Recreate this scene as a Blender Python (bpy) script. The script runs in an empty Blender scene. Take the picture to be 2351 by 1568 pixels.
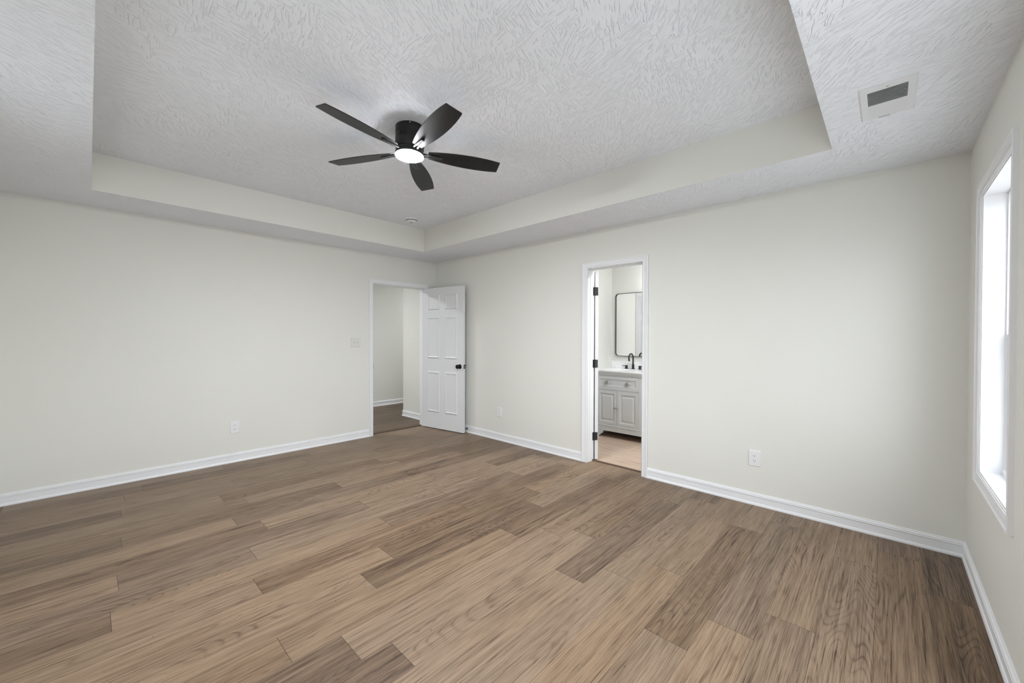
import bpy, bmesh, math, random
from mathutils import Vector, Matrix, Euler

# ------------------------------------------------------------------ scene, camera, light
SC = bpy.context.scene
COL = SC.collection
PI = math.pi

cam_d = bpy.data.cameras.new('camera')
cam = bpy.data.objects.new('camera', cam_d)
COL.objects.link(cam)
YAW, PITCH, ROLL = 0.7546405923746488, 0.010271621478904066, 0.002559123293863999
CAM = Vector((5.0007, -3.6145, 1.32229))
_F = Vector((-math.sin(YAW) * math.cos(PITCH), math.cos(YAW) * math.cos(PITCH), -math.sin(PITCH)))
_R = Vector((math.cos(YAW), math.sin(YAW), 0))
_U = _R.cross(_F)
_R2 = _R * math.cos(ROLL) + _U * math.sin(ROLL)
_U2 = -_R * math.sin(ROLL) + _U * math.cos(ROLL)
cam.matrix_world = Matrix(((_R2.x, _U2.x, -_F.x, CAM.x), (_R2.y, _U2.y, -_F.y, CAM.y),
                           (_R2.z, _U2.z, -_F.z, CAM.z), (0, 0, 0, 1)))
cam_d.sensor_fit = 'HORIZONTAL'
cam_d.sensor_width = 36.0
cam_d.lens = 915.017 / 2351 * 36.0
cam_d.clip_start = 0.02
cam_d.clip_end = 200
SC.camera = cam

SC.view_settings.view_transform = 'Standard'
SC.view_settings.look = 'None'
SC.view_settings.gamma = 1.0
SC.view_settings.use_curve_mapping = False
SC.view_settings.exposure = 0.42
try:
    SC.cycles.use_denoising = True
    SC.cycles.denoising_prefilter = 'NONE'
    SC.cycles.use_adaptive_sampling = True
    SC.cycles.adaptive_threshold = 0.035
    SC.cycles.adaptive_min_samples = 16
    SC.cycles.max_bounces = 8
    SC.cycles.diffuse_bounces = 6
    SC.cycles.glossy_bounces = 4
    SC.cycles.transparent_max_bounces = 8
    SC.cycles.sample_clamp_indirect = 8.0
    SC.cycles.caustics_reflective = False
    SC.cycles.caustics_refractive = False
except Exception:
    pass

SKY = 5.6            # bright overcast daylight
FAN_LAMP = 500.0      # emission of the fan light
ADDED_BATH_LAMP = 95.0  # emission of the unseen ceiling lamp added in the bathroom
SCONCE = 11.0
ADDED_HALL_LAMP = 150.0  # emission of the unseen lamps added in the hall

world = bpy.data.worlds.new('overcast')
SC.world = world
world.use_nodes = True
wn = world.node_tree
for n in list(wn.nodes):
    wn.nodes.remove(n)
wo = wn.nodes.new('ShaderNodeOutputWorld')
wb = wn.nodes.new('ShaderNodeBackground')
wt = wn.nodes.new('ShaderNodeTexCoord')
wsx = wn.nodes.new('ShaderNodeSeparateXYZ')
wr = wn.nodes.new('ShaderNodeValToRGB')
wn.links.new(wt.outputs['Generated'], wsx.inputs[0])
wmap = wn.nodes.new('ShaderNodeMapRange')
wmap.inputs['From Min'].default_value = -1
wmap.inputs['From Max'].default_value = 1
wn.links.new(wsx.outputs['Z'], wmap.inputs['Value'])
wn.links.new(wmap.outputs[0], wr.inputs[0])
wr.color_ramp.elements[0].position = 0.40
wr.color_ramp.elements[0].color = (0.45, 0.46, 0.475, 1)
wr.color_ramp.elements[1].position = 0.52
wr.color_ramp.elements[1].color = (0.965, 1.0, 1.06, 1)
wn.links.new(wr.outputs[0], wb.inputs['Color'])
wb.inputs['Strength'].default_value = SKY
wn.links.new(wb.outputs[0], wo.inputs[0])

# ------------------------------------------------------------------ the room's measures
H = 2.4384
WX = 5.3575            # window wall
YB = -4.20             # back wall
T0X, T1X, T0Y, T1Y, TZ = 0.581, 4.7555, -3.592, -0.5998, 2.726   # tray
WT = 0.12
HALL_Y0, HALL_Y1, HALL_Z = -1.005, -0.195, 2.037
BTH_X0, BTH_X1, BTH_Z = 2.700, 3.302, 2.044
WIN_Y0, WIN_Y1, WIN_Z0, WIN_Z1 = -1.152, -0.450, 0.634, 2.058
BX0, BX1, BY1 = 2.06, 4.55, 1.65

# daylight portals, one in each window opening (they only guide sky sampling)
def portal(name, loc, rot, sx, sy):
    d = bpy.data.lights.new(name, 'AREA')
    d.shape = 'RECTANGLE'
    d.size, d.size_y = sx, sy
    d.cycles.is_portal = True
    o = bpy.data.objects.new(name, d)
    o.location = loc
    o.rotation_euler = rot
    COL.objects.link(o)

ADDED_WIN2 = (-3.90, -1.62, 0.20, 2.10)      # unseen window added beside the camera for more daylight
ADDED_WIN3 = (2.05, 2.65, 0.634, 2.058)        # extra window put out of view in the back wall, for daylight
portal('portal', (WX + 0.19, (WIN_Y0 + WIN_Y1) / 2, (WIN_Z0 + WIN_Z1) / 2), (0, PI / 2, 0), 1.40, 0.68)
portal('portal', (WX + 0.19, (ADDED_WIN2[0] + ADDED_WIN2[1]) / 2, (ADDED_WIN2[2] + ADDED_WIN2[3]) / 2), (0, PI / 2, 0), 1.88, 2.28)
portal('portal', ((ADDED_WIN3[0] + ADDED_WIN3[1]) / 2, YB - 0.19, (ADDED_WIN3[2] + ADDED_WIN3[3]) / 2), (-PI / 2, 0, 0), 0.58, 1.40)

# ------------------------------------------------------------------ materials
def new_mat(name):
    m = bpy.data.materials.new(name)
    m.use_nodes = True
    nt = m.node_tree
    b = nt.nodes['Principled BSDF']
    return m, nt, b

def simple(name, col, rough=0.5, metal=0.0, spec=0.5, emit=0.0, coat=0.0):
    m, nt, b = new_mat(name)
    b.inputs['Base Color'].default_value = (*col, 1)
    b.inputs['Roughness'].default_value = rough
    b.inputs['Metallic'].default_value = metal
    b.inputs['Specular IOR Level'].default_value = spec
    if coat:
        b.inputs['Coat Weight'].default_value = coat
        b.inputs['Coat Roughness'].default_value = 0.25
    if emit:
        b.inputs['Emission Color'].default_value = (0.985, 1.0, 1.035, 1)
        b.inputs['Emission Strength'].default_value = emit
    return m

STROKE = 0.75      # mean direction of the plaster strokes

class NT:
    """small helper to write node graphs tersely"""
    def __init__(self, nt):
        self.nt = nt
    def n(self, kind, **kw):
        nd = self.nt.nodes.new(kind)
        for k, v in kw.items():
            setattr(nd, k, v)
        return nd
    def link(self, a, b):
        self.nt.links.new(a, b)
    def put(self, sock, v):
        if hasattr(v, 'is_output') or hasattr(v, 'links'):
            self.nt.links.new(v, sock)
        else:
            sock.default_value = v
    def math(self, op, a, b=0.0, c=0.0, clamp=False):
        nd = self.n('ShaderNodeMath', operation=op, use_clamp=clamp)
        self.put(nd.inputs[0], a)
        self.put(nd.inputs[1], b)
        self.put(nd.inputs[2], c)
        return nd.outputs[0]
    def vmath(self, op, a, b=(0, 0, 0)):
        nd = self.n('ShaderNodeVectorMath', operation=op)
        self.put(nd.inputs[0], a)
        self.put(nd.inputs[1], b)
        return nd.outputs[0]
    def noise(self, vec, scale, detail=2.0, rough=0.5, dist=0.0):
        nd = self.n('ShaderNodeTexNoise')
        self.link(vec, nd.inputs['Vector'])
        nd.inputs['Scale'].default_value = scale
        nd.inputs['Detail'].default_value = detail
        nd.inputs['Roughness'].default_value = rough
        nd.inputs['Distortion'].default_value = dist
        return nd.outputs[0]
    def ramp(self, fac, stops):
        nd = self.n('ShaderNodeValToRGB')
        cr = nd.color_ramp
        while len(cr.elements) < len(stops):
            cr.elements.new(0.5)
        for e, (p, c) in zip(cr.elements, stops):
            e.position = p
            e.color = (*c, 1) if hasattr(c, '__len__') else (c, c, c, 1)
        self.link(fac, nd.inputs[0])
        return nd.outputs[0]
    def rng(self, v, a, b, c=0.0, d=1.0):
        nd = self.n('ShaderNodeMapRange')
        self.link(v, nd.inputs['Value'])
        for k, x in zip(('From Min', 'From Max', 'To Min', 'To Max'), (a, b, c, d)):
            nd.inputs[k].default_value = x
        return nd.outputs[0]
    def mix(self, fac, a, b, mode='MIX'):
        nd = self.n('ShaderNodeMix', data_type='RGBA', blend_type=mode)
        self.put(nd.inputs[0], fac)
        for s, v in ((nd.inputs[6], a), (nd.inputs[7], b)):
            if hasattr(v, 'links'):
                self.link(v, s)
            else:
                s.default_value = (*v, 1)
        return nd.outputs[2]

def wall_paint(name, col):
    m, nt, b = new_mat(name)
    g = NT(nt)
    co = g.n('ShaderNodeTexCoord').outputs['Object']
    b.inputs['Roughness'].default_value = 0.62
    b.inputs['Specular IOR Level'].default_value = 0.30
    v = g.noise(co, 0.9, 2.0, 0.5)
    c = g.mix(g.rng(v, 0.3, 0.7), [x * 0.985 for x in col], [min(1, x * 1.012) for x in col])
    g.link(c, b.inputs['Base Color'])
    bp = g.n('ShaderNodeBump')
    bp.inputs['Strength'].default_value = 0.25
    bp.inputs['Distance'].default_value = 0.0006
    g.link(g.noise(co, 160, 3.0, 0.6), bp.inputs['Height'])
    g.link(bp.outputs[0], b.inputs['Normal'])
    return m

def ceiling_texture():
    """hand dragged plaster: clumps of short straight raised strokes, each clump dragged its own way"""
    m, nt, b = new_mat('textured_ceiling_paint')
    g = NT(nt)
    b.inputs['Base Color'].default_value = (0.825, 0.855, 0.905, 1)
    b.inputs['Roughness'].default_value = 0.8
    b.inputs['Specular IOR Level'].default_value = 0.2
    co = g.n('ShaderNodeTexCoord').outputs['Object']
    hts = []
    wn_ = g.n('ShaderNodeTexNoise', noise_dimensions='2D')
    g.link(co, wn_.inputs['Vector'])
    wn_.inputs['Scale'].default_value = 4.5
    wn_.inputs['Detail'].default_value = 2
    wv = g.vmath('MULTIPLY', g.vmath('SUBTRACT', wn_.outputs['Color'], (0.5, 0.5, 0.5)), (0.5, 0.5, 0))
    wob = g.n('ShaderNodeTexNoise', noise_dimensions='2D')
    g.link(co, wob.inputs['Vector'])
    wob.inputs['Scale'].default_value = 30
    wob.inputs['Detail'].default_value = 1
    wobv = g.vmath('MULTIPLY', wob.outputs['Color'], (0.15, 0.75, 0))
    for cells, off, thr, fx, fy, sgn in ((2.6, 0.0, 0.575, 11.0, 105.0, 1.0), (3.3, 7.31, 0.575, 13.0, 118.0, -1.0)):
        base = g.vmath('ADD', co, (off, off * 1.7, 0))
        vo = g.n('ShaderNodeTexVoronoi', voronoi_dimensions='2D')
        g.link(g.vmath('ADD', base, wv), vo.inputs['Vector'])
        vo.inputs['Scale'].default_value = cells
        rnd = g.n('ShaderNodeSeparateColor')
        g.link(vo.outputs['Color'], rnd.inputs[0])
        ang = g.math('ADD', g.math('MULTIPLY', g.math('SUBTRACT', rnd.outputs[0], 0.5), 1.45), STROKE)
        rot = g.n('ShaderNodeVectorRotate', rotation_type='Z_AXIS')
        g.link(base, rot.inputs['Vector'])
        g.link(ang, rot.inputs['Angle'])
        st = g.vmath('ADD', g.vmath('MULTIPLY', rot.outputs[0], (fx, fy, 1.0)), wobv)
        nzn = g.n('ShaderNodeTexNoise', noise_dimensions='2D')
        g.link(st, nzn.inputs['Vector'])
        nzn.inputs['Scale'].default_value = 1.0
        nzn.inputs['Detail'].default_value = 1.0
        nzn.inputs['Roughness'].default_value = 0.45
        rid = g.n('ShaderNodeMapRange', interpolation_type='SMOOTHSTEP')
        g.link(nzn.outputs[0], rid.inputs['Value'])
        rid.inputs['From Min'].default_value = thr
        rid.inputs['From Max'].default_value = thr + 0.13
        # clumps come and go
        msk = g.rng(g.math('MULTIPLY', g.math('SUBTRACT', wn_.outputs[0], 0.5), sgn), -0.13, 0.03)
        hts.append(g.math('MULTIPLY', rid.outputs[0], msk))
    hgt = g.math('MAXIMUM', hts[0], hts[1])
    hgt = g.math('ADD', hgt, g.math('MULTIPLY', wob.outputs[0], 0.05))
    bp = g.n('ShaderNodeBump')
    bp.inputs['Strength'].default_value = 0.8
    bp.inputs['Distance'].default_value = 0.0041
    g.link(hgt, bp.inputs['Height'])
    g.link(bp.outputs[0], b.inputs['Normal'])
    return m

def wood_planks(name, dark, mid, light, bright=1.0, grain=1.0):
    """oak laminate: per-plank tone and offset come from the mesh, the figure from noise stretched along Y"""
    m, nt, b = new_mat(name)
    g = NT(nt)
    co = g.n('ShaderNodeTexCoord').outputs['Object']
    at = g.n('ShaderNodeAttribute', attribute_name='plank')
    sep = g.n('ShaderNodeSeparateXYZ')
    g.link(at.outputs['Vector'], sep.inputs[0])
    tone, r1, r2 = sep.outputs[0], sep.outputs[1], sep.outputs[2]
    uv = g.n('ShaderNodeUVMap', uv_map='edge').outputs[0]
    us = g.n('ShaderNodeSeparateXYZ')
    g.link(uv, us.inputs[0])
    off = g.n('ShaderNodeCombineXYZ')
    g.link(g.math('MULTIPLY', r1, 37.0), off.inputs[0])
    g.link(g.math('MULTIPLY', r2, 53.0), off.inputs[1])
    p = g.vmath('ADD', co, off.outputs[0])
    # cathedral figure: contour lines of a long smooth field
    fld = g.noise(g.vmath('MULTIPLY', p, (5.2, 0.62, 1)), 1.0, 1.0, 0.45, 0.06)
    jit = g.noise(g.vmath('MULTIPLY', p, (42, 7, 1)), 1.0, 2.0, 0.6)
    ph = g.math('ADD', g.math('MULTIPLY', fld, 240.0), g.math('MULTIPLY', jit, 1.3))
    rings = g.math('MULTIPLY', g.math('ADD', g.math('SINE', ph), 1.0), 0.5)
    rings = g.math('POWER', rings, 5.0)
    figmask = g.rng(g.noise(g.vmath('MULTIPLY', p, (4.5, 1.1, 1)), 1.0, 1.0), 0.46, 0.62)
    figmask = g.math('MULTIPLY', figmask, g.rng(g.noise(g.vmath('MULTIPLY', p, (22, 4, 1)), 1.0, 2.0), 0.22, 0.50))
    rings = g.math('MULTIPLY', rings, figmask)
    # straight fibre at several widths
    f1 = g.noise(g.vmath('MULTIPLY', p, (300, 4.5, 1)), 1.0, 2.0, 0.65)
    f0 = g.noise(g.vmath('MULTIPLY', p, (640, 8, 1)), 1.0, 2.0, 0.6)
    f2 = g.noise(g.vmath('MULTIPLY', p, (120, 2.2, 1)), 1.0, 3.0, 0.65)
    f3 = g.noise(g.vmath('MULTIPLY', p, (40, 0.8, 1)), 1.0, 3.0, 0.6, 0.4)
    f4 = g.noise(g.vmath('MULTIPLY', p, (13, 2.2, 1)), 1.0, 2.0, 0.5, 0.6)
    pores = g.rng(g.noise(g.vmath('MULTIPLY', p, (180, 4.0, 1)), 1.0, 2.0, 0.55), 0.58, 0.66)
    lines = g.rng(g.noise(g.vmath('MULTIPLY', p, (70, 1.0, 1)), 1.0, 3.0, 0.6, 0.3), 0.60, 0.70)
    # saw marks across the board and a few pin knots
    saw = g.rng(g.noise(g.vmath('MULTIPLY', p, (16, 330, 1)), 1.0, 2.0, 0.5), 0.58, 0.70)
    saw = g.math('MULTIPLY', saw, g.rng(g.noise(g.vmath('MULTIPLY', p, (9, 4.5, 1)), 1.0, 1.0), 0.53, 0.64))
    kn = g.n('ShaderNodeTexVoronoi', voronoi_dimensions='2D')
    g.link(g.vmath('MULTIPLY', p, (6.5, 4.2, 1)), kn.inputs['Vector'])
    kn.inputs['Scale'].default_value = 1.0
    ks = g.n('ShaderNodeSeparateColor')
    g.link(kn.outputs['Color'], ks.inputs[0])
    ksize = g.rng(ks.outputs[0], 0.45, 1.0, 0.0, 0.020)
    knot = g.math('LESS_THAN', kn.outputs['Distance'], ksize)
    val = g.math('MULTIPLY', g.math('SUBTRACT', f1, 0.5), 0.95 * grain)
    val = g.math('ADD', val, g.math('MULTIPLY', g.math('SUBTRACT', f0, 0.5), 0.75 * grain))
    val = g.math('ADD', val, g.math('MULTIPLY', g.math('SUBTRACT', f2, 0.5), 1.05 * grain))
    val = g.math('ADD', val, g.math('MULTIPLY', g.math('SUBTRACT', f3, 0.5), 0.85 * grain))
    val = g.math('ADD', val, g.math('MULTIPLY', g.math('SUBTRACT', f4, 0.5), 0.40 * grain))
    val = g.math('ADD', val, g.math('MULTIPLY', rings, -0.30 * grain))
    val = g.math('ADD', val, g.math('MULTIPLY', pores, -0.34 * grain))
    val = g.math('ADD', val, g.math('MULTIPLY', lines, -0.30 * grain))
    val = g.math('ADD', val, g.math('MULTIPLY', saw, 0.16))
    val = g.math('ADD', val, g.math('MULTIPLY', knot, -0.60))
    val = g.math('ADD', val, g.math('MULTIPLY', tone, 0.31))
    fac = g.math('ADD', val, 0.66, clamp=True)
    col = g.ramp(fac, ((0.0, dark), (0.42, mid), (1.0, light)))
    hue = g.n('ShaderNodeHueSaturation')
    g.link(col, hue.inputs['Color'])
    g.link(g.math('ADD', g.math('MULTIPLY', g.math('SUBTRACT', r2, 0.5), 0.12), 1.0), hue.inputs['Saturation'])
    hue.inputs['Value'].default_value = bright
    # the joint lines: u and v are metres from the board's long and short edge
    eu = g.rng(us.outputs[0], 0.0002, 0.0010)
    ev = g.rng(us.outputs[1], 0.0004, 0.0014)
    edge = g.math('MULTIPLY', eu, ev)
    c2 = g.mix(g.math('SUBTRACT', 1.0, edge), hue.outputs[0], [x * 0.75 for x in dark])
    g.link(c2, b.inputs['Base Color'])
    g.link(g.math('ADD', g.math('MULTIPLY', f2, 0.16), 0.36), b.inputs['Roughness'])
    b.inputs['Specular IOR Level'].default_value = 0.28
    bp = g.n('ShaderNodeBump')
    bp.inputs['Strength'].default_value = 0.35
    bp.inputs['Distance'].default_value = 0.0008
    g.link(g.math('ADD', g.math('MULTIPLY', fac, 0.6), g.math('MULTIPLY', edge, 0.9)), bp.inputs['Height'])
    g.link(bp.outputs[0], b.inputs['Normal'])
    return m

def bath_tile():
    """wood-look porcelain laid along X with thin pale grout"""
    m, nt, b = new_mat('wood_look_tile')
    g = NT(nt)
    co = g.n('ShaderNodeTexCoord').outputs['Object']
    br = g.n('ShaderNodeTexBrick')
    br.offset = 0.6667
    br.offset_frequency = 2
    g.link(g.vmath('ADD', co, (0.258, -0.120, 0)), br.inputs['Vector'])
    br.inputs['Scale'].default_value = 1.0
    br.inputs['Brick Width'].default_value = 0.92
    br.inputs['Row Height'].default_value = 0.305
    br.inputs['Mortar Size'].default_value = 0.0018
    br.inputs['Mortar Smooth'].default_value = 0.1
    br.inputs['Color1'].default_value = (0.0, 0.0, 0.0, 1)
    br.inputs['Color2'].default_value = (1, 1, 1, 1)
    br.inputs['Mortar'].default_value = (0.5, 0.5, 0.5, 1)
    bs = g.n('ShaderNodeSeparateColor')
    g.link(br.outputs['Color'], bs.inputs[0])
    off = g.n('ShaderNodeCombineXYZ')
    g.link(g.math('MULTIPLY', bs.outputs[0], 11.0), off.inputs[1])
    p = g.vmath('ADD', co, off.outputs[0])
    n1 = g.noise(g.vmath('MULTIPLY', p, (2.2, 34, 1)), 1.0, 4.0, 0.6, 0.5)
    n2 = g.noise(g.vmath('MULTIPLY', p, (5, 150, 1)), 1.0, 2.0, 0.5)
    v = g.math('ADD', g.math('MULTIPLY', n1, 0.75), g.math('MULTIPLY', n2, 0.25))
    col = g.ramp(v, ((0.30, (0.25, 0.165, 0.11)), (0.47, (0.43, 0.325, 0.245)), (0.72, (0.54, 0.425, 0.33))))
    c2 = g.mix(br.outputs['Fac'], col, (0.64, 0.55, 0.46))
    g.link(c2, b.inputs['Base Color'])
    b.inputs['Roughness'].default_value = 0.42
    return m

def marble():
    m, nt, b = new_mat('white_marble')
    g = NT(nt)
    co = g.n('ShaderNodeTexCoord').outputs['Object']
    n = g.noise(g.vmath('MULTIPLY', co, (3.2, 3.2, 6.0)), 1.0, 5.0, 0.55, 1.2)
    vein = g.math('SUBTRACT', 1.0, g.rng(g.math('ABSOLUTE', g.math('SUBTRACT', n, 0.5)), 0.0, 0.022))
    c = g.mix(g.math('MULTIPLY', vein, 0.35), (0.87, 0.87, 0.875), (0.48, 0.48, 0.49))
    g.link(c, b.inputs['Base Color'])
    b.inputs['Roughness'].default_value = 0.16
    return m

def thin_glass():
    m = bpy.data.materials.new('window_glass')
    m.use_nodes = True
    nt = m.node_tree
    for n in list(nt.nodes):
        nt.nodes.remove(n)
    o = nt.nodes.new('ShaderNodeOutputMaterial')
    t = nt.nodes.new('ShaderNodeBsdfTransparent')
    t.inputs[0].default_value = (0.96, 0.97, 0.97, 1)
    gl = nt.nodes.new('ShaderNodeBsdfGlossy')
    gl.inputs['Roughness'].default_value = 0.02
    mx = nt.nodes.new('ShaderNodeMixShader')
    mx.inputs[0].default_value = 0.06
    nt.links.new(t.outputs[0], mx.inputs[1])
    nt.links.new(gl.outputs[0], mx.inputs[2])
    nt.links.new(mx.outputs[0], o.inputs[0])
    return m

M_WALL = wall_paint('greige_wall_paint', (0.715, 0.715, 0.672))
M_CEIL = ceiling_texture()
M_TRIM = simple('white_trim_paint', (0.78, 0.79, 0.805), 0.38)
M_DOOR = simple('white_door_paint', (0.66, 0.667, 0.68), 0.42)
M_FLOOR = wood_planks('oak_laminate', (0.042, 0.024, 0.0135), (0.138, 0.090, 0.056), (0.280, 0.200, 0.132))
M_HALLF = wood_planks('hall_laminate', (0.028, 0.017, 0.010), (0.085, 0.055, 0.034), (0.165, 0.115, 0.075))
M_STRIP = simple('dark_transition_strip', (0.075, 0.045, 0.026), 0.45)
M_TILE = bath_tile()
M_MARBLE = marble()
M_GLASS = thin_glass()
M_VINYL = simple('white_vinyl', (0.80, 0.80, 0.81), 0.35)
M_PLATE = simple('white_plastic', (0.76, 0.76, 0.77), 0.35)
M_PLATEW = simple('almond_white_plastic', (0.66, 0.66, 0.635), 0.38)
M_PLATEB = simple('pale_plastic', (0.73, 0.73, 0.70), 0.38)
M_SLOT = simple('dark_slot', (0.02, 0.02, 0.02), 0.6)
M_METALW = simple('white_enamel', (0.73, 0.745, 0.765), 0.45)
M_DUCT = simple('dark_duct', (0.004, 0.004, 0.004), 0.9)
M_BLACK = simple('matte_black_metal', (0.010, 0.010, 0.011), 0.42, 0.0, 0.5)
M_BLADE = simple('black_blade_finish', (0.0055, 0.0055, 0.0058), 0.38, 0.0, 0.38)
M_FANB = simple('black_fan_body', (0.015, 0.015, 0.0155), 0.42, 0.0, 0.38)
M_BRONZE = simple('oiled_bronze', (0.012, 0.010, 0.009), 0.30, 0.6, 0.5)
M_NICKEL = simple('brushed_nickel', (0.42, 0.42, 0.41), 0.28, 1.0)
M_CAB = simple('grey_cabinet_paint', (0.555, 0.565, 0.560), 0.42)
M_MIRROR = simple('mirror_glass', (0.90, 0.90, 0.90), 0.02, 1.0)
M_DIFF = simple('lit_fan_diffuser', (0.9, 0.9, 0.9), 0.5, emit=FAN_LAMP)
M_SCONCE = simple('lit_sconce_shade', (0.9, 0.9, 0.9), 0.5, emit=SCONCE)
M_BATHL = simple('added_bath_lamp', (0.9, 0.9, 0.9), 0.5, emit=ADDED_BATH_LAMP)
M_HALLL = simple('added_hall_lamp', (0.9, 0.9, 0.9), 0.5, emit=ADDED_HALL_LAMP)
M_HALLL2 = simple('added_far_hall_lamp', (0.9, 0.9, 0.9), 0.5, emit=ADDED_HALL_LAMP * 0.75)
M_RUBBER = simple('black_rubber', (0.012, 0.012, 0.012), 0.7)
M_PORC = simple('white_porcelain', (0.80, 0.80, 0.80), 0.12)

# ------------------------------------------------------------------ mesh helpers
def obj(name, bm, mat, parent=None, smooth=None, recalc=True, bevel=0.0):
    if recalc:
        bmesh.ops.recalc_face_normals(bm, faces=bm.faces)
    me = bpy.data.meshes.new(name)
    bm.to_mesh(me)
    bm.free()
    for m in (mat if isinstance(mat, (list, tuple)) else [mat]):
        me.materials.append(m)
    o = bpy.data.objects.new(name, me)
    COL.objects.link(o)
    if parent is not None:
        o.parent = parent
    if smooth is not None:
        for p in me.polygons:
            p.use_smooth = True
        try:
            me.set_sharp_from_angle(angle=math.radians(smooth))
        except Exception:
            pass
    if bevel:
        md = o.modifiers.new('bevel', 'BEVEL')
        md.width = bevel
        md.segments = 2
        md.limit_method = 'ANGLE'
        md.angle_limit = math.radians(50)
    return o

def tag(o, label, cat, group=None, kind=None):
    o['label'] = label
    o['category'] = cat
    if group:
        o['group'] = group
    if kind:
        o['kind'] = kind
    return o

def thing(name, label, cat, loc=(0, 0, 0), rot=(0, 0, 0), group=None, kind=None):
    o = bpy.data.objects.new(name, None)
    o.empty_display_size = 0.05
    o.location = loc
    o.rotation_euler = rot
    COL.objects.link(o)
    return tag(o, label, cat, group, kind)

def box(bm, x0, x1, y0, y1, z0, z1, M=None, bev=0.0, seg=1):
    vs = [bm.verts.new((x, y, z)) for x in (x0, x1) for y in (y0, y1) for z in (z0, z1)]
    q = [(0, 1, 3, 2), (4, 6, 7, 5), (0, 4, 5, 1), (2, 3, 7, 6), (0, 2, 6, 4), (1, 5, 7, 3)]
    fs = [bm.faces.new([vs[i] for i in f]) for f in q]
    if bev:
        es = list({e for f in fs for e in f.edges})
        r = bmesh.ops.bevel(bm, geom=es, offset=bev, segments=seg, profile=0.5, affect='EDGES')
        vs = list({v for f in r['faces'] for v in f.verts} | {v for v in vs if v.is_valid})
    if M is not None:
        for v in vs:
            v.co = M @ v.co
    return vs

def lathe(bm, prof, seg=48, M=None, cap0=True, cap1=True):
    """profile of (r, z) turned about Z"""
    rows = []
    new = []
    for r, z in prof:
        if r < 1e-6:
            v = bm.verts.new((0, 0, z))
            rows.append([v])
            new.append(v)
        else:
            row = [bm.verts.new((r * math.cos(2 * PI * k / seg), r * math.sin(2 * PI * k / seg), z)) for k in range(seg)]
            rows.append(row)
            new += row
    for a, b in zip(rows, rows[1:]):
        if len(a) == 1 and len(b) == 1:
            continue
        for k in range(seg):
            j = (k + 1) % seg
            if len(a) == 1:
                bm.faces.new((a[0], b[k], b[j]))
            elif len(b) == 1:
                bm.faces.new((a[k], a[j], b[0]))
            else:
                bm.faces.new((a[k], a[j], b[j], b[k]))
    if cap0 and len(rows[0]) > 1:
        bm.faces.new(rows[0])
    if cap1 and len(rows[-1]) > 1:
        bm.faces.new(rows[-1])
    if M is not None:
        for v in new:
            v.co = M @ v.co
    return new

def tube(bm, pts, rad, seg=14, M=None):
    """round tube through pts; rad is a number or a list"""
    n = len(pts)
    rr = rad if isinstance(rad, (list, tuple)) else [rad] * n
    pts = [Vector(p) for p in pts]
    rows = []
    ref = None
    for i, p in enumerate(pts):
        d = (pts[min(i + 1, n - 1)] - pts[max(i - 1, 0)]).normalized()
        if ref is None:
            ref = d.orthogonal().normalized()
        ref = (ref - d * ref.dot(d)).normalized()
        b = d.cross(ref)
        rows.append([bm.verts.new(p + (ref * math.cos(2 * PI * k / seg) + b * math.sin(2 * PI * k / seg)) * rr[i]) for k in range(seg)])
    for a, b in zip(rows, rows[1:]):
        for k in range(seg):
            j = (k + 1) % seg
            bm.faces.new((a[k], a[j], b[j], b[k]))
    bm.faces.new(rows[0])
    bm.faces.new(rows[-1])
    if M is not None:
        for r in rows:
            for v in r:
                v.co = M @ v.co

def prism(bm, outline, z0, z1, M=None):
    a = [bm.verts.new((x, y, z0)) for x, y in outline]
    b = [bm.verts.new((x, y, z1)) for x, y in outline]
    n = len(a)
    bm.faces.new(a)
    bm.faces.new(b)
    for k in range(n):
        j = (k + 1) % n
        bm.faces.new((a[k], a[j], b[j], b[k]))
    if M is not None:
        for v in a + b:
            v.co = M @ v.co

def wall_mesh(a0, a1, z0, z1, t0, t1, holes, place):
    """slab with rectangular holes; place(a, t, z) gives the point"""
    bm = bmesh.new()
    As = sorted({a0, a1} | {h[0] for h in holes} | {h[1] for h in holes})
    Zs = sorted({z0, z1} | {h[2] for h in holes} | {h[3] for h in holes})
    As = [a for a in As if a0 <= a <= a1]
    Zs = [z for z in Zs if z0 <= z <= z1]
    V = {}
    def v(i, j, s):
        k = (i, j, s)
        if k not in V:
            V[k] = bm.verts.new(place(As[i], (t0, t1)[s], Zs[j]))
        return V[k]
    def solid(i, j):
        if i < 0 or j < 0 or i >= len(As) - 1 or j >= len(Zs) - 1:
            return False
        am, zm = (As[i] + As[i + 1]) / 2, (Zs[j] + Zs[j + 1]) / 2
        return not any(h[0] < am < h[1] and h[2] < zm < h[3] for h in holes)
    for i in range(len(As) - 1):
        for j in range(len(Zs) - 1):
            if not solid(i, j):
                continue
            for s in (0, 1):
                bm.faces.new((v(i, j, s), v(i + 1, j, s), v(i + 1, j + 1, s), v(i, j + 1, s)))
            for (di, dj, p, q) in ((-1, 0, (i, j), (i, j + 1)), (1, 0, (i + 1, j), (i + 1, j + 1)),
                                   (0, -1, (i, j), (i + 1, j)), (0, 1, (i, j + 1), (i + 1, j + 1))):
                if not solid(i + di, j + dj):
                    bm.faces.new((v(*p, 0), v(*q, 0), v(*q, 1), v(*p, 1)))
    return bm

def struct(name, bm, mat, label, cat, **kw):
    o = obj(name, bm, mat, **kw)
    return tag(o, label, cat, kind='structure')

# ------------------------------------------------------------------ walls
on_x = lambda x: (lambda a, t, z: (x + t, a, z))      # wall standing along Y
on_y = lambda y: (lambda a, t, z: (a, y + t, z))      # wall standing along X

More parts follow.
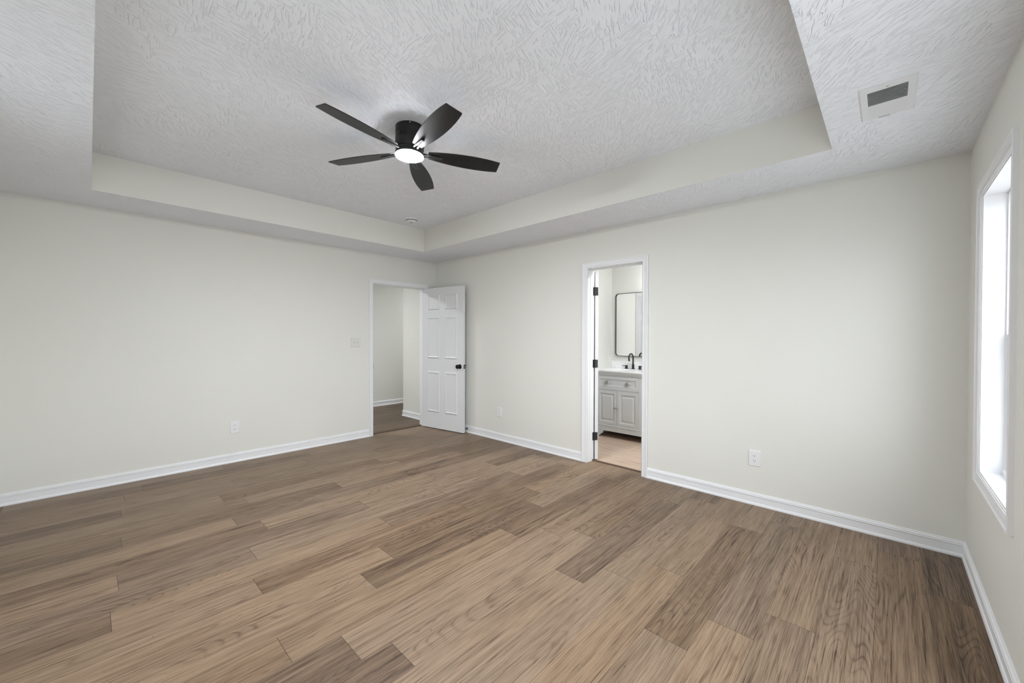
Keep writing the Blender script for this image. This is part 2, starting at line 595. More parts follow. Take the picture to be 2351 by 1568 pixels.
struct('wall_left', wall_mesh(YB, 0.0, 0, H, -WT, 0, [(HALL_Y0, HALL_Y1, -1, HALL_Z)], on_x(0)), M_WALL,
       'long greige left wall holding the hall doorway at its far end', 'wall')
struct('wall_front', wall_mesh(-WT, WX + 0.24, 0, H, 0, WT, [(BTH_X0, BTH_X1, -1, BTH_Z)], on_y(0)), M_WALL,
       'greige wall with the narrow bathroom doorway in it', 'wall')
struct('wall_right', wall_mesh(YB, 0.0, 0, H, 0, 0.24,
       [(WIN_Y0, WIN_Y1, WIN_Z0, WIN_Z1), (ADDED_WIN2[0], ADDED_WIN2[1], ADDED_WIN2[2], ADDED_WIN2[3])], on_x(WX)), M_WALL,
       'greige window wall at the right edge of the photo', 'wall')
struct('wall_back', wall_mesh(-WT, WX + 0.24, 0, H, -0.24, 0, [ADDED_WIN3], on_y(YB)), M_WALL,
       'greige wall behind the camera with an added window', 'wall')

# ceiling: textured soffit ring, tray risers in wall paint, textured tray top
bm = bmesh.new()
xs = (-WT, T0X, T1X, WX + 0.24)
ys = (YB - 0.24, T0Y, T1Y, WT)
def gridring(z):
    g = {}
    for i, x in enumerate(xs):
        for j, y in enumerate(ys):
            g[i, j] = bm.verts.new((x, y, z))
    return g
g = gridring(H)
for i in range(3):
    for j in range(3):
        if (i, j) != (1, 1):
            bm.faces.new((g[i, j], g[i, j + 1], g[i + 1, j + 1], g[i + 1, j]))
top = [bm.verts.new((x, y, TZ)) for x, y in ((T0X, T0Y), (T0X, T1Y), (T1X, T1Y), (T1X, T0Y))]
low = [g[1, 1], g[1, 2], g[2, 2], g[2, 1]]
bm.faces.new(top)
ris = []
for k in range(4):
    ris.append(bm.faces.new((low[k], low[(k + 1) % 4], top[(k + 1) % 4], top[k])))
for f in ris:
    f.material_index = 1
struct('ceiling', bm, [M_CEIL, M_WALL], 'white hand-textured tray ceiling with greige risers', 'ceiling', recalc=False)

# hall beyond the left doorway
HX1, HFX, HSY = -0.925, -2.09, 0.015
struct('wall_hall_far', wall_mesh(-3.2, 2.2, 0, H, -WT, 0, [], on_x(HFX)), M_WALL,
       'greige far wall of the hall seen through the open doorway', 'wall')
bm = bmesh.new()
box(bm, HX1, -WT, HSY, 2.2, 0, H)
struct('wall_hall_side', bm, M_WALL, 'greige outside corner of the hall seen beside the open white door', 'wall')
bm = bmesh.new()
box(bm, HFX - WT, -WT, -3.32, -3.2, 0, H)
struct('wall_hall_near', bm, M_WALL, 'greige end wall of the hall out of sight to the left', 'wall')
bm = bmesh.new()
box(bm, HFX - WT, HX1, 2.2, 2.32, 0, H)
struct('wall_hall_end', bm, M_WALL, 'greige end wall of the hall out of sight behind its corner', 'wall')
bm = bmesh.new()
box(bm, HFX - WT, -WT, -3.32, 2.32, H, H + 0.05)
struct('ceiling_hall', bm, M_CEIL, 'white ceiling over the hall', 'ceiling')

# bathroom
struct('wall_bath_left', wall_mesh(WT, BY1, 0, H, -WT, 0, [], on_x(BX0)), M_WALL,
       'bright bathroom side wall left of the grey vanity', 'wall')
struct('wall_bath_back', wall_mesh(BX0 - WT, BX1 + WT, 0, H, 0, WT, [], on_y(BY1)), M_WALL,
       'bathroom back wall carrying the black framed mirror', 'wall')
struct('wall_bath_right', wall_mesh(WT, BY1, 0, H, 0, WT, [], on_x(BX1)), M_WALL,
       'bathroom side wall hidden right of the doorway', 'wall')
bm = bmesh.new()
box(bm, BX0 - WT, BX1 + WT, WT, BY1 + WT, H, H + 0.05)
struct('ceiling_bath', bm, M_CEIL, 'white ceiling over the bathroom', 'ceiling')

# ------------------------------------------------------------------ floors
PW, PL, PE = 0.1912, 1.386, 5.354      # plank width, plank length, right edge of the first row
JOINT = [-0.640, -0.250, -0.522, -1.390, -1.624, -1.888, -1.363, -1.598, -1.797, -1.338, -1.470, -1.668, -1.196,
         -0.984, -1.620, -2.164, -1.548, -2.127, -1.390, -2.905, -2.091, -2.750, -1.490, -2.067, -2.718, -2.035,
         -1.911, -2.686, -1.2]
# tones read from the photograph: (row, a y inside the board) -> lightness
TONE = {(12, -2.0): -0.75, (11, -2.4): 0.30, (11, -1.0): -0.5, (12, -3.0): 0.35, (13, -1.7): -0.5, (13, -2.8): 0.45,
        (8, -1.0): -0.45, (8, -2.5): 0.45, (9, -2.0): 0.55, (9, -3.2): -0.85, (10, -2.0): 0.45, (10, -3.2): -0.8,
        (5, -1.2): -0.38, (5, -2.6): 0.25, (6, -1.0): 0.35, (6, -2.0): 0.5, (7, -1.0): 0.40, (7, -2.2): 0.45,
        (4, -1.0): -0.15, (4, -2.4): 0.45, (3, -0.7): 0.2, (3, -2.0): -0.10, (2, -1.2): 0.2, (1, -1.0): -0.15,
        (0, -0.3): -0.75, (0, -1.4): -0.65, (2, -0.2): 0.35, (1, -0.1): -0.2, (9, -0.6): 0.0, (10, -0.8): 0.30,  # both boards next to the right wall carry painted shade in their tone
        (14, -2.2): -0.4, (14, -3.5): 0.15, (14, -0.9): -0.5, (15, -2.8): 0.4, (15, -1.2): -0.4, (16, -2.0): 0.4,
        (16, -0.9): 0.45, (17, -1.2): 0.35, (17, -3.0): -0.35, (17, -3.8): 0.4, (15, -3.9): -0.5, (18, -3.4): -0.35, (16, -3.6): -0.2, (20, -3.9): -0.4, (18, -2.0): 0.55, (18, -0.8): 0.45, (19, -2.2): -0.2,
        (19, -3.3): 0.4, (20, -1.3): 0.45, (20, -2.9): -0.4, (21, -2.0): 0.3, (22, -0.8): 0.35, (23, -1.2): 0.3,
        (11, -3.4): 0.1, (13, -0.4): 0.35, (12, -0.6): 0.40, (15, -0.3): 0.35, (14, -0.1): 0.2, (22, -2.2): -0.2}

def plank_floor(name, rows, ymin, ymax, xclip, mat, label, seed, tones, z=0.0, jfun=None):
    rnd = random.Random(seed)
    bm = bmesh.new()
    uvl = bm.loops.layers.uv.new('edge')
    pl = bm.verts.layers.float_vector.new('plank')
    for k in rows:
        x1 = PE - k * PW
        x0 = x1 - PW
        a0, a1 = max(x0, xclip[0]), min(x1, xclip[1])
        if a1 - a0 < 0.002:
            continue
        j = jfun(k, rnd)
        y = j
        while y > ymin:
            y -= PL
        while y < ymax:
            ya, yb = max(y, ymin), min(y + PL, ymax)
            if yb - ya > 0.002:
                t = rnd.uniform(-0.6, 0.55)
                for (kk, ty), tv in tones.items():
                    if kk == k and y <= ty < y + PL:
                        t = tv
                r1, r2 = rnd.random(), rnd.random()
                xm, ym = (a0 + a1) / 2, (ya + yb) / 2
                hw = min(0.03, (a1 - a0) * 0.4)
                hl = min(0.03, (yb - ya) * 0.4)
                ox = (a0, a1)
                O = [(a0, ya), (a1, ya), (a1, yb), (a0, yb)]
                I = [(a0 + hw, ya + hl), (a1 - hw, ya + hl), (a1 - hw, yb - hl), (a0 + hw, yb - hl)]
                vo = [bm.verts.new((px, py, z)) for px, py in O]
                vi = [bm.verts.new((px, py, z)) for px, py in I]
                for v in vo + vi:
                    v[pl] = (t, r1, r2)
                def face(vs, uvs):
                    f = bm.faces.new(vs)
                    for lp, w in zip(f.loops, uvs):
                        lp[uvl].uv = w
                face(vi, [(hw, hl)] * 4)
                # v = metres from the end joints, u = metres from the long joints
                face((vo[0], vo[1], vi[1], vi[0]), [(hw, 0), (hw, 0), (hw, hl), (hw, hl)])
                face((vo[1], vo[2], vi[2], vi[1]), [(0, hl), (0, hl), (hw, hl), (hw, hl)])
                face((vo[2], vo[3], vi[3], vi[2]), [(hw, 0), (hw, 0), (hw, hl), (hw, hl)])
                face((vo[3], vo[0], vi[0], vi[3]), [(0, hl), (0, hl), (hw, hl), (hw, hl)])
            y += PL
    o = obj(name, bm, mat)
    return tag(o, label, 'floor', kind='structure')

plank_floor('floor', range(0, 29), YB, 0.089, (-0.06, WX), M_FLOOR,
            'bedroom floor of mid brown wood-look planks', 5, TONE, jfun=lambda k, r: JOINT[k])
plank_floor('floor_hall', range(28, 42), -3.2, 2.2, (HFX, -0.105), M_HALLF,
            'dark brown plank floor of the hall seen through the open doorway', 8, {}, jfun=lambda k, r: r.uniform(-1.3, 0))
bm = bmesh.new()
f = [bm.verts.new(c) for c in ((BX0, 0.118, 0), (BX1, 0.118, 0), (BX1, BY1, 0), (BX0, BY1, 0))]
bm.faces.new(f)
struct('floor_bath', bm, M_TILE, 'tan wood-look tile floor in the bathroom', 'floor')

# transition strips in the two doorways
def strip(bm, length, width, M):
    n = 8
    prof = [(-width / 2, 0.0)] + [(-width / 2 + width * i / n, 0.0045 + 0.0075 * math.sin(PI * i / n) ** 0.6) for i in range(n + 1)] + [(width / 2, 0.0)]
    a = [bm.verts.new(M @ Vector((0, x, z))) for x, z in prof]
    b = [bm.verts.new(M @ Vector((length, x, z))) for x, z in prof]
    for k in range(len(a) - 1):
        bm.faces.new((a[k], a[k + 1], b[k + 1], b[k]))
    bm.faces.new(a)
    bm.faces.new(b)
bm = bmesh.new()
strip(bm, HALL_Y1 - HALL_Y0 - 0.002, 0.046, Matrix.Translation((-0.0825, HALL_Y0 + 0.001, 0)) @ Matrix.Rotation(PI / 2, 4, 'Z'))
struct('trim_1', bm, M_STRIP, 'dark transition strip on the floor in the hall doorway', 'threshold', smooth=40)
bm = bmesh.new()
strip(bm, BTH_X1 - BTH_X0 - 0.002, 0.031, Matrix.Translation((BTH_X0 + 0.001, 0.1035, 0)))
struct('trim_2', bm, M_STRIP, 'dark transition strip on the floor in the bathroom doorway', 'threshold', smooth=40)

# ------------------------------------------------------------------ baseboards with shoe moulding
BASE = [(0, 0.0), (0.0165, 0.0), (0.0172, 0.006), (0.0160, 0.013), (0.0128, 0.0185), (0.0092, 0.0205), (0.0092, 0.0675),
        (0.0125, 0.0700), (0.0130, 0.0735), (0.0105, 0.0765), (0.0112, 0.0800), (0.0112, 0.0845), (0.0075, 0.0885),
        (0.0052, 0.0905), (0.0060, 0.0935), (0.0045, 0.0970), (0, 0.0975)]

def baseboard(name, p0, p1, nrm, label, m0=0, m1=0, parent=None):
    """run from p0 to p1 on the wall line; nrm points into the room; m = +1 inside mitre, -1 outside mitre, 0 square"""
    bm = bmesh.new()
    p0, p1, nrm = Vector((*p0, 0)), Vector((*p1, 0)), Vector((*nrm, 0))
    d = (p1 - p0).normalized()
    ra = [bm.verts.new(p0 + d * (m0 * t) + nrm * t + Vector((0, 0, z))) for t, z in BASE]
    rb = [bm.verts.new(p1 - d * (m1 * t) + nrm * t + Vector((0, 0, z))) for t, z in BASE]
    for k in range(len(BASE) - 1):
        bm.faces.new((ra[k], ra[k + 1], rb[k + 1], rb[k]))
    bm.faces.new(ra)
    bm.faces.new(rb)
    return struct(name, bm, M_TRIM, label, 'baseboard', smooth=25)

CW = 0.0575      # casing width
RV = 0.004       # reveal
baseboard('baseboard_left', (0, YB), (0, HALL_Y0 - CW - RV), (1, 0), 'white baseboard along the long left wall', 1, 0)
baseboard('baseboard_left', (0, HALL_Y1 + CW + RV), (0, 0), (1, 0), 'short white baseboard behind the open door in the far corner', 0, 1)
baseboard('baseboard_front', (0, 0), (BTH_X0 - CW - RV, 0), (0, -1), 'white baseboard between the open door and the bathroom doorway', 1, 0)
baseboard('baseboard_front', (BTH_X1 + CW + RV, 0), (WX, 0), (0, -1), 'white baseboard from the bathroom doorway to the right corner', 0, 1)
baseboard('baseboard_right', (WX, 0), (WX, YB), (-1, 0), 'white baseboard under the window along the right wall', 1, 1)
baseboard('baseboard_back', (0, YB), (WX, YB), (0, 1), 'white baseboard of the wall behind the camera', 1, 1)
baseboard('baseboard_hall_far', (HFX, -3.2), (HFX, 2.2), (1, 0), 'white baseboard along the far wall of the hall', 1, 1)
baseboard('baseboard_hall_side', (HX1, HSY), (-WT, HSY), (0, -1), 'white baseboard in the hall beside the open door', -1, 0)
baseboard('baseboard_hall_side', (HX1, 2.2), (HX1, HSY), (-1, 0), 'white baseboard wrapping the hall corner', 1, -1)

# ------------------------------------------------------------------ casings and jambs
CASE = [(0, 0), (0, 0.0155), (0.0015, 0.0180), (0.0088, 0.0182), (0.0102, 0.0150), (0.0125, 0.0138), (0.0240, 0.0126),
        (0.0340, 0.0106), (0.0352, 0.0070), (0.0380, 0.0062), (0.0408, 0.0090), (0.0455, 0.0100), (0.0500, 0.0093),
        (0.0515, 0.0062), (0.0560, 0.0052), (0.0575, 0.0040), (0.0575, 0)]

def casing(bm, a0, a1, z0, z1, P, closed):
    """mitred moulding round the opening a0..a1, z0..z1; P(a, d, z) places it, d off the wall"""
    rows = []
    for w, d in CASE:
        o = RV + CW - w
        pts = [(a0 - o, z0 if not closed else z0 - o), (a0 - o, z1 + o), (a1 + o, z1 + o), (a1 + o, z0 if not closed else z0 - o)]
        rows.append([bm.verts.new(P(a, d, z)) for a, z in pts])
    n = 4 if closed else 3
    for r, s in zip(rows, rows[1:]):
        for k in range(n):
            j = (k + 1) % 4
            bm.faces.new((r[k], r[j], s[j], s[k]))
    if not closed:
        bm.faces.new([r[0] for r in rows])
        bm.faces.new([r[3] for r in rows])

# hall doorway: casing, jamb lining and stop (one white frame)
bm = bmesh.new()
casing(bm, HALL_Y0, HALL_Y1, 0, HALL_Z, lambda a, d, z: (d, a, z), False)
fr1 = struct('trim_3', bm, M_TRIM, 'white moulded frame round the hall doorway in the left wall', 'door frame', smooth=25)
bm = bmesh.new()
jt = 0.0155
box(bm, -WT - 0.003, 0.0, HALL_Y0 - 0.001, HALL_Y0 + 0.0005, 0, HALL_Z)
box(bm, -WT - 0.003, 0.0, HALL_Y1 - 0.0005, HALL_Y1 + 0.001, 0, HALL_Z)
box(bm, -WT - 0.003, 0.0, HALL_Y0, HALL_Y1, HALL_Z - 0.0005, HALL_Z + 0.001)
obj('jamb', bm, M_TRIM, fr1)
bm = bmesh.new()
box(bm, -0.072, -0.038, HALL_Y0, HALL_Y0 + 0.011, 0, HALL_Z - 0.011)
box(bm, -0.072, -0.038, HALL_Y1 - 0.011, HALL_Y1, 0, HALL_Z - 0.011)
box(bm, -0.072, -0.038, HALL_Y0, HALL_Y1, HALL_Z - 0.011, HALL_Z)
obj('door_stop_strip', bm, M_TRIM, fr1)
bm = bmesh.new()
box(bm, -0.030, 0.0025, HALL_Y0 + 0.0003, HALL_Y0 + 0.0022, 0.900, 0.960, bev=0.0006)
sp = obj('strike_plate', bm, M_BRONZE, fr1)
sp['label'] = 'small dark strike plate on the jamb'

# bathroom doorway
bm = bmesh.new()
casing(bm, BTH_X0, BTH_X1, 0, BTH_Z, lambda a, d, z: (a, -d, z), False)
fr2 = struct('trim_4', bm, M_TRIM, 'white moulded frame round the narrow bathroom doorway', 'door frame', smooth=25)
bm = bmesh.new()
box(bm, BTH_X0 - 0.001, BTH_X0 + 0.0005, 0.0, WT + 0.002, 0, BTH_Z)
box(bm, BTH_X1 - 0.0005, BTH_X1 + 0.001, 0.0, WT + 0.002, 0, BTH_Z)
box(bm, BTH_X0, BTH_X1, 0.0, WT + 0.002, BTH_Z - 0.0005, BTH_Z + 0.001)
obj('jamb', bm, M_TRIM, fr2)
bm = bmesh.new()
box(bm, BTH_X0, BTH_X0 + 0.011, 0.040, 0.080, 0, BTH_Z - 0.011, bev=0.002)
box(bm, BTH_X1 - 0.011, BTH_X1, 0.040, 0.080, 0, BTH_Z - 0.011, bev=0.002)
box(bm, BTH_X0, BTH_X1, 0.040, 0.080, BTH_Z - 0.011, BTH_Z, bev=0.002)
obj('door_stop_strip', bm, M_TRIM, fr2)

# ------------------------------------------------------------------ panelled faces (doors, cabinet fronts)
def paneled_face(bm, x0, x1, z0, z1, rects, place, rings):
    """flat face at depth 0 with rectangular panels; rings = [(inset, depth)...]; place(x, depth, z)"""
    Xs = sorted({x0, x1} | {r[0] for r in rects} | {r[1] for r in rects})
    Zs = sorted({z0, z1} | {r[2] for r in rects} | {r[3] for r in rects})
    V = {}
    def v(x, z):
        k = (round(x, 6), round(z, 6))
        if k not in V:
            V[k] = bm.verts.new(place(x, 0.0, z))
        return V[k]
    def panel(a, b, c, d):
        for r in rects:
            if r[0] - 1e-6 <= a and b <= r[1] + 1e-6 and r[2] - 1e-6 <= c and d <= r[3] + 1e-6:
                return True
        return False
    for a, b in zip(Xs, Xs[1:]):
        for c, d in zip(Zs, Zs[1:]):
            if not panel(a, b, c, d):
                bm.faces.new((v(a, c), v(b, c), v(b, d), v(a, d)))
    for a, b, c, d in rects:
        xa = [x for x in Xs if a - 1e-6 <= x <= b + 1e-6]
        za = [z for z in Zs if c - 1e-6 <= z <= d + 1e-6]
        prev_c = [(a, c), (b, c), (b, d), (a, d)]
        prev = [v(*p) for p in prev_c]
        first = True
        for ins, dep in rings:
            cur = [bm.verts.new(place(x, dep, z)) for x, z in ((a + ins, c + ins), (b - ins, c + ins), (b - ins, d - ins), (a + ins, d - ins))]
            for k in range(4):
                j = (k + 1) % 4
                if first:
                    # walk the outer edge through any extra grid vertices
                    p, q = prev_c[k], prev_c[j]
                    if abs(p[1] - q[1]) < 1e-9:
                        run = [v(x, p[1]) for x in (xa if q[0] > p[0] else xa[::-1])]
                    else:
                        run = [v(p[0], z) for z in (za if q[1] > p[1] else za[::-1])]
                    bm.faces.new(run + [cur[j], cur[k]])
                else:
                    bm.faces.new((prev[k], prev[j], cur[j], cur[k]))
            prev = cur
            first = False
        bm.faces.new(prev)
    return V

DOOR_RINGS = [(0.006, -0.0022), (0.014, -0.0110), (0.021, -0.0115), (0.036, -0.0045)]

def six_panel_leaf(name, width, height, thick, cols, rows, M, mat, parent):
    """leaf local: x along the width from the hinge, y 0..-thick, z up"""
    bm = bmesh.new()
    rects = [(c0, c1, r0, r1) for c0, c1 in cols for r0, r1 in rows]
    A = paneled_face(bm, 0, width, 0, height, rects, lambda x, d, z: M @ Vector((x, -d, z)), DOOR_RINGS)
    B = paneled_face(bm, 0, width, 0, height, rects, lambda x, d, z: M @ Vector((x, -thick + d, z)), DOOR_RINGS)
    Xs = sorted({k[0] for k in A})
    Zs = sorted({k[1] for k in A})
    per = [(x, Zs[0]) for x in Xs] + [(Xs[-1], z) for z in Zs[1:]] + [(x, Zs[-1]) for x in Xs[-2::-1]] + [(Xs[0], z) for z in Zs[-2:0:-1]]
    for p, q in zip(per, per[1:] + per[:1]):
        bm.faces.new((A[p], A[q], B[q], B[p]))
    return obj(name, bm, mat, parent, smooth=20)

def door_knob(M, parent, mat):
    bm = bmesh.new()
    lathe(bm, [(0.0, 0.0), (0.033, 0.0), (0.033, 0.004), (0.028, 0.009), (0.013, 0.012), (0.011, 0.024), (0.013, 0.030), (0.024, 0.036),
               (0.0295, 0.046), (0.029, 0.056), (0.022, 0.064), (0.010, 0.067), (0.0, 0.0675)], 32, M)
    o = obj('door_knob', bm, mat, parent, smooth=40)
    o['label'] = 'dark round door knob'
    return o

def hinge(z0, z1, M, parent, w0, w1, mat):
    """butt hinge: leaf w0 wide on the jamb, w1 on the door edge, knuckle between"""
    bm = bmesh.new()
    zc = (z0 + z1) / 2
    box(bm, -w0, 0, -0.0012, 0.0012, z0, z1, M, bev=0.0009)
    box(bm, 0, w1, -0.0012, 0.0016, z0, z1, M, bev=0.0009)
    lathe(bm, [(0, z0 - 0.004), (0.003, z0 - 0.003), (0.0058, z0), (0.0058, z1), (0.003, z1 + 0.003), (0, z1 + 0.004)], 16, M)
    o = obj('hinge', bm, mat, parent, smooth=40)
    o['label'] = 'black butt hinge'
    return o

# hall door: opened into the room, swung a little past square to the wall
LEAF_W, LEAF_H, LEAF_T, LEAF_Z = 0.803, 2.020, 0.035, 0.011
d1 = thing('door_1', 'white six-panel door standing open in the far corner of the room', 'door', (-0.004, -0.198, LEAF_Z),
           (0, 0, math.radians(8.9)), kind='structure')
COLS = [(0.114, 0.358), (0.457, 0.698)]
ROWS = [(0.228, 0.820), (1.003, 1.606), (1.700, 1.922)]
six_panel_leaf('door_leaf', LEAF_W, LEAF_H, LEAF_T, COLS, ROWS, Matrix(), M_DOOR, d1)
door_knob(Matrix.Translation((0.738, -LEAF_T, 0.909)) @ Matrix.Rotation(PI / 2, 4, 'X'), d1, M_BRONZE)
door_knob(Matrix.Translation((0.738, 0, 0.909)) @ Matrix.Rotation(-PI / 2, 4, 'X'), d1, M_BRONZE)
bm = bmesh.new()
box(bm, LEAF_W - 0.0003, LEAF_W + 0.0016, -0.030, -0.005, 0.881, 0.937, bev=0.0005)
lp = obj('latch_plate', bm, M_BRONZE, d1)
lp['label'] = 'dark latch plate with a bright bolt'
bm = bmesh.new()
prism(bm, [(0.0, -0.0245), (0.0115, -0.0215), (0.0115, -0.017), (0.0, -0.0105)], 0.901, 0.917, Matrix.Translation((LEAF_W + 0.0014, 0, 0)))
obj('latch_bolt', bm, M_NICKEL, lp)
for zc in (0.23, 1.03, 1.80):
    hinge(zc - 0.044, zc + 0.044, Matrix.Translation((-0.002, 0.002, 0)) @ Matrix.Rotation(-PI / 2, 4, 'Z'), d1, 0.012, 0.030, M_BLACK)

# bathroom door: swung far open into the bathroom so only its hinge edge shows
BW = 0.595
BANG = math.radians(133.0)
d2 = thing('door_2', 'white bathroom door swung open, only its hinged edge showing in the bathroom doorway', 'door',
           (BTH_X0 + 0.013, 0.1255, 0.011), (0, 0, BANG), kind='structure')
six_panel_leaf('door_leaf', BW, 2.024, 0.035, [(0.10, 0.262), (0.333, 0.495)], ROWS, Matrix.Translation((0.004, 0, 0)), M_DOOR, d2)
door_knob(Matrix.Translation((0.535, -0.035, 0.909)) @ Matrix.Rotation(PI / 2, 4, 'X'), d2, M_BRONZE)
door_knob(Matrix.Translation((0.535, 0, 0.909)) @ Matrix.Rotation(-PI / 2, 4, 'X'), d2, M_BRONZE)
for z0, z1 in ((1.764, 1.853), (0.988, 1.074), (0.204, 0.290)):
    bm = bmesh.new()
    box(bm, 0.0022, 0.0044, -0.031, 0.0, z0, z1, bev=0.0009)
    Mi = Matrix.Rotation(-BANG, 4, 'Z')
    box(bm, -0.0150, -0.0105, -0.026, 0.0, z0, z1, Mi, bev=0.0006)
    lathe(bm, [(0, z0 - 0.003), (0.003, z0 - 0.002), (0.0060, z0), (0.0060, z1), (0.003, z1 + 0.002), (0, z1 + 0.003)], 16,
          Matrix.Translation((-0.0015, -0.001, 0)))
    hg = obj('hinge', bm, M_BLACK, d2, smooth=40)
    hg['label'] = 'black butt hinge'

# closed door in the bathroom side wall (met only in the mirror)
bm = bmesh.new()
casing(bm, 0.225, 0.820, 0, 1.995, lambda a, d, z: (BX0 + d, a, z), False)
struct('trim_5', bm, M_TRIM, 'white moulded frame reflected in the bathroom mirror', 'door frame', smooth=25)
d3 = thing('door_3', 'white panelled door reflected in the bathroom mirror', 'door', (BX0 + 0.004, 0.228, 0.01), (0, 0, PI / 2), kind='structure')
six_panel_leaf('door_leaf', 0.589, 1.982, 0.0035, [(0.10, 0.262), (0.327, 0.489)], ROWS, Matrix(), M_DOOR, d3)

# ------------------------------------------------------------------ windows
def window(name, a0, a1, z0, z1, P, label, trim_name, trim_label, twin=False, stool=True):
    """P(a, d, z): a along the wall, d into the wall from the room face (negative = into the room)"""
    bm = bmesh.new()
    casing(bm, a0, a1, z0, z1, lambda a, d, z: P(a, -d, z), True)
    tr = struct(trim_name, bm, M_TRIM, trim_label, 'window frame', smooth=25)
    w = thing(name, label, 'window', (0, 0, 0), kind='structure')
    def ring(bm, a0, a1, z0, z1, t, d0, d1, tz=None):
        tz = tz or t
        for aa in ((a0, a0 + t), (a1 - t, a1)):
            pbox(bm, aa[0], aa[1], d0, d1, z0, z1)
        pbox(bm, a0 + t, a1 - t, d0, d1, z0, z0 + tz)
        pbox(bm, a0 + t, a1 - t, d0, d1, z1 - tz, z1)
    def pbox(bm, a0, a1, d0, d1, z0, z1):
        vs = [bm.verts.new(P(a, d, z)) for a in (a0, a1) for d in (d0, d1) for z in (z0, z1)]
        for f in [(0, 1, 3, 2), (4, 6, 7, 5), (0, 4, 5, 1), (2, 3, 7, 6), (0, 2, 6, 4), (1, 5, 7, 3)]:
            bm.faces.new([vs[i] for i in f])
    # lining of the deep reveal
    bm = bmesh.new()
    e = 0.0012
    pbox(bm, a0 - 0.001, a0 + e, 0.0, 0.24, z0, z1)
    pbox(bm, a1 - e, a1 + 0.001, 0.0, 0.24, z0, z1)
    pbox(bm, a0, a1, 0.0, 0.24, z1 - e, z1 + 0.001)
    pbox(bm, a0, a1, 0.0, 0.24, z0 - 0.001, z0 + e)
    obj('jamb', bm, M_TRIM, w)
    units = [(a0, a1)]
    if twin:
        mid = (a0 + a1) / 2
        units = [(a0, mid - 0.02), (mid + 0.02, a1)]
        bm = bmesh.new()
        pbox(bm, mid - 0.02, mid + 0.02, 0.0, 0.16, z0, z1)
        obj('mullion', bm, M_TRIM, w)
    for u0, u1 in units:
        bm = bmesh.new()
        ring(bm, u0, u1, z0, z1, 0.014, 0.080, 0.160)
        pbox(bm, u0 + 0.014, u1 - 0.014, 0.074, 0.125, z0, z0 + 0.028)      # vinyl sill step
        obj('window_frame', bm, M_VINYL, w, bevel=0.0012)
        zm = (z0 + z1) / 2 + 0.002
        bm = bmesh.new()
        ring(bm, u0 + 0.017, u1 - 0.017, z0 + 0.028, zm, 0.030, 0.086, 0.112, 0.032)
        s1 = obj('lower_sash', bm, M_VINYL, w, bevel=0.0012)
        bm = bmesh.new()
        pbox(bm, u0 + 0.046, u1 - 0.046, 0.097, 0.101, z0 + 0.058, zm - 0.031)
        obj('window_pane', bm, M_GLASS, s1)
        bm = bmesh.new()
        ring(bm, u0 + 0.017, u1 - 0.017, zm - 0.03, z1 - 0.015, 0.030, 0.118, 0.144, 0.030)
        s2 = obj('upper_sash', bm, M_VINYL, w, bevel=0.0012)
        bm = bmesh.new()
        pbox(bm, u0 + 0.046, u1 - 0.046, 0.129, 0.133, zm - 0.001, z1 - 0.044)
        obj('window_pane', bm, M_GLASS, s2)
        bm = bmesh.new()
        pbox(bm, u1 - 0.0165, u1 - 0.0125, 0.088, 0.100, z1 - 0.088, z1 - 0.058)
        obj('sash_stop', bm, M_METALW, w)
        bm = bmesh.new()
        am = (u0 + u1) / 2
        pbox(bm, am - 0.022, am + 0.022, 0.088, 0.112, zm, zm + 0.012)
        obj('sash_lock', bm, M_VINYL, w, bevel=0.002)
    return w

window('window_1', WIN_Y0, WIN_Y1, WIN_Z0, WIN_Z1, lambda a, d, z: (WX + d, a, z),
       'tall white sash window in the right wall', 'trim_6', 'white moulded casing round the window at the right edge')
window('added_window_2', ADDED_WIN2[0], ADDED_WIN2[1], ADDED_WIN2[2], ADDED_WIN2[3], lambda a, d, z: (WX + d, a, z),
       'unseen white twin sash window added beside the camera for daylight', 'trim_7', 'white casing round the added window beside the camera', twin=True)
window('added_window_3', ADDED_WIN3[0], ADDED_WIN3[1], ADDED_WIN3[2], ADDED_WIN3[3], lambda a, d, z: (a, YB - d, z),
       'unseen white sash window added behind the camera for daylight', 'trim_8', 'white casing round the added window behind the camera')

# ------------------------------------------------------------------ ceiling fan
FX, FY, FZB = 2.658, -2.126, 2.560          # axis and blade height
fan = thing('ceiling_fan', 'black five-blade flush ceiling fan with lit round lamp', 'ceiling fan', (FX, FY, TZ),
            (-0.0346, -0.0114, 0))
zb = FZB - TZ
bm = bmesh.new()
lathe(bm, [(0.0, 0.004), (0.0925, 0.004), (0.0945, 0.0), (0.0945, -0.050), (0.0930, -0.0525), (0.0915, -0.0535)], 64, cap1=True)
cano = obj('canopy', bm, M_FANB, fan, smooth=35)
bm = bmesh.new()
lathe(bm, [(0.003, 0), (0.0045, 0.0012), (0.0045, 0.003), (0.002, 0.0042), (0, 0.0045)], 12,
      Matrix.Rotation(math.radians(-33), 4, 'Z') @ Matrix.Translation((0.0938, 0, -0.012)) @ Matrix.Rotation(PI / 2, 4, 'Y'))
obj('screw', bm, M_NICKEL, cano, smooth=40)
bm = bmesh.new()
lathe(bm, [(0.0, -0.0535), (0.0905, -0.0535), (0.0945, -0.0550), (0.0948, -0.118), (0.0935, -0.146), (0.0915, -0.1500), (0.0, -0.1500)], 64)
hous = obj('motor_housing', bm, M_FANB, fan, smooth=35)
for k in range(5):
    a = math.radians(-72 + k * 6.6)
    bm = bmesh.new()
    box(bm, -0.0004, 0.0016, -0.0021, 0.0021, -0.0135, 0.0135, Matrix.Rotation(a, 4, 'Z') @ Matrix.Translation((0.0942, 0, -0.079)))
    obj('vent_slot', bm, M_DUCT, hous)
bm = bmesh.new()
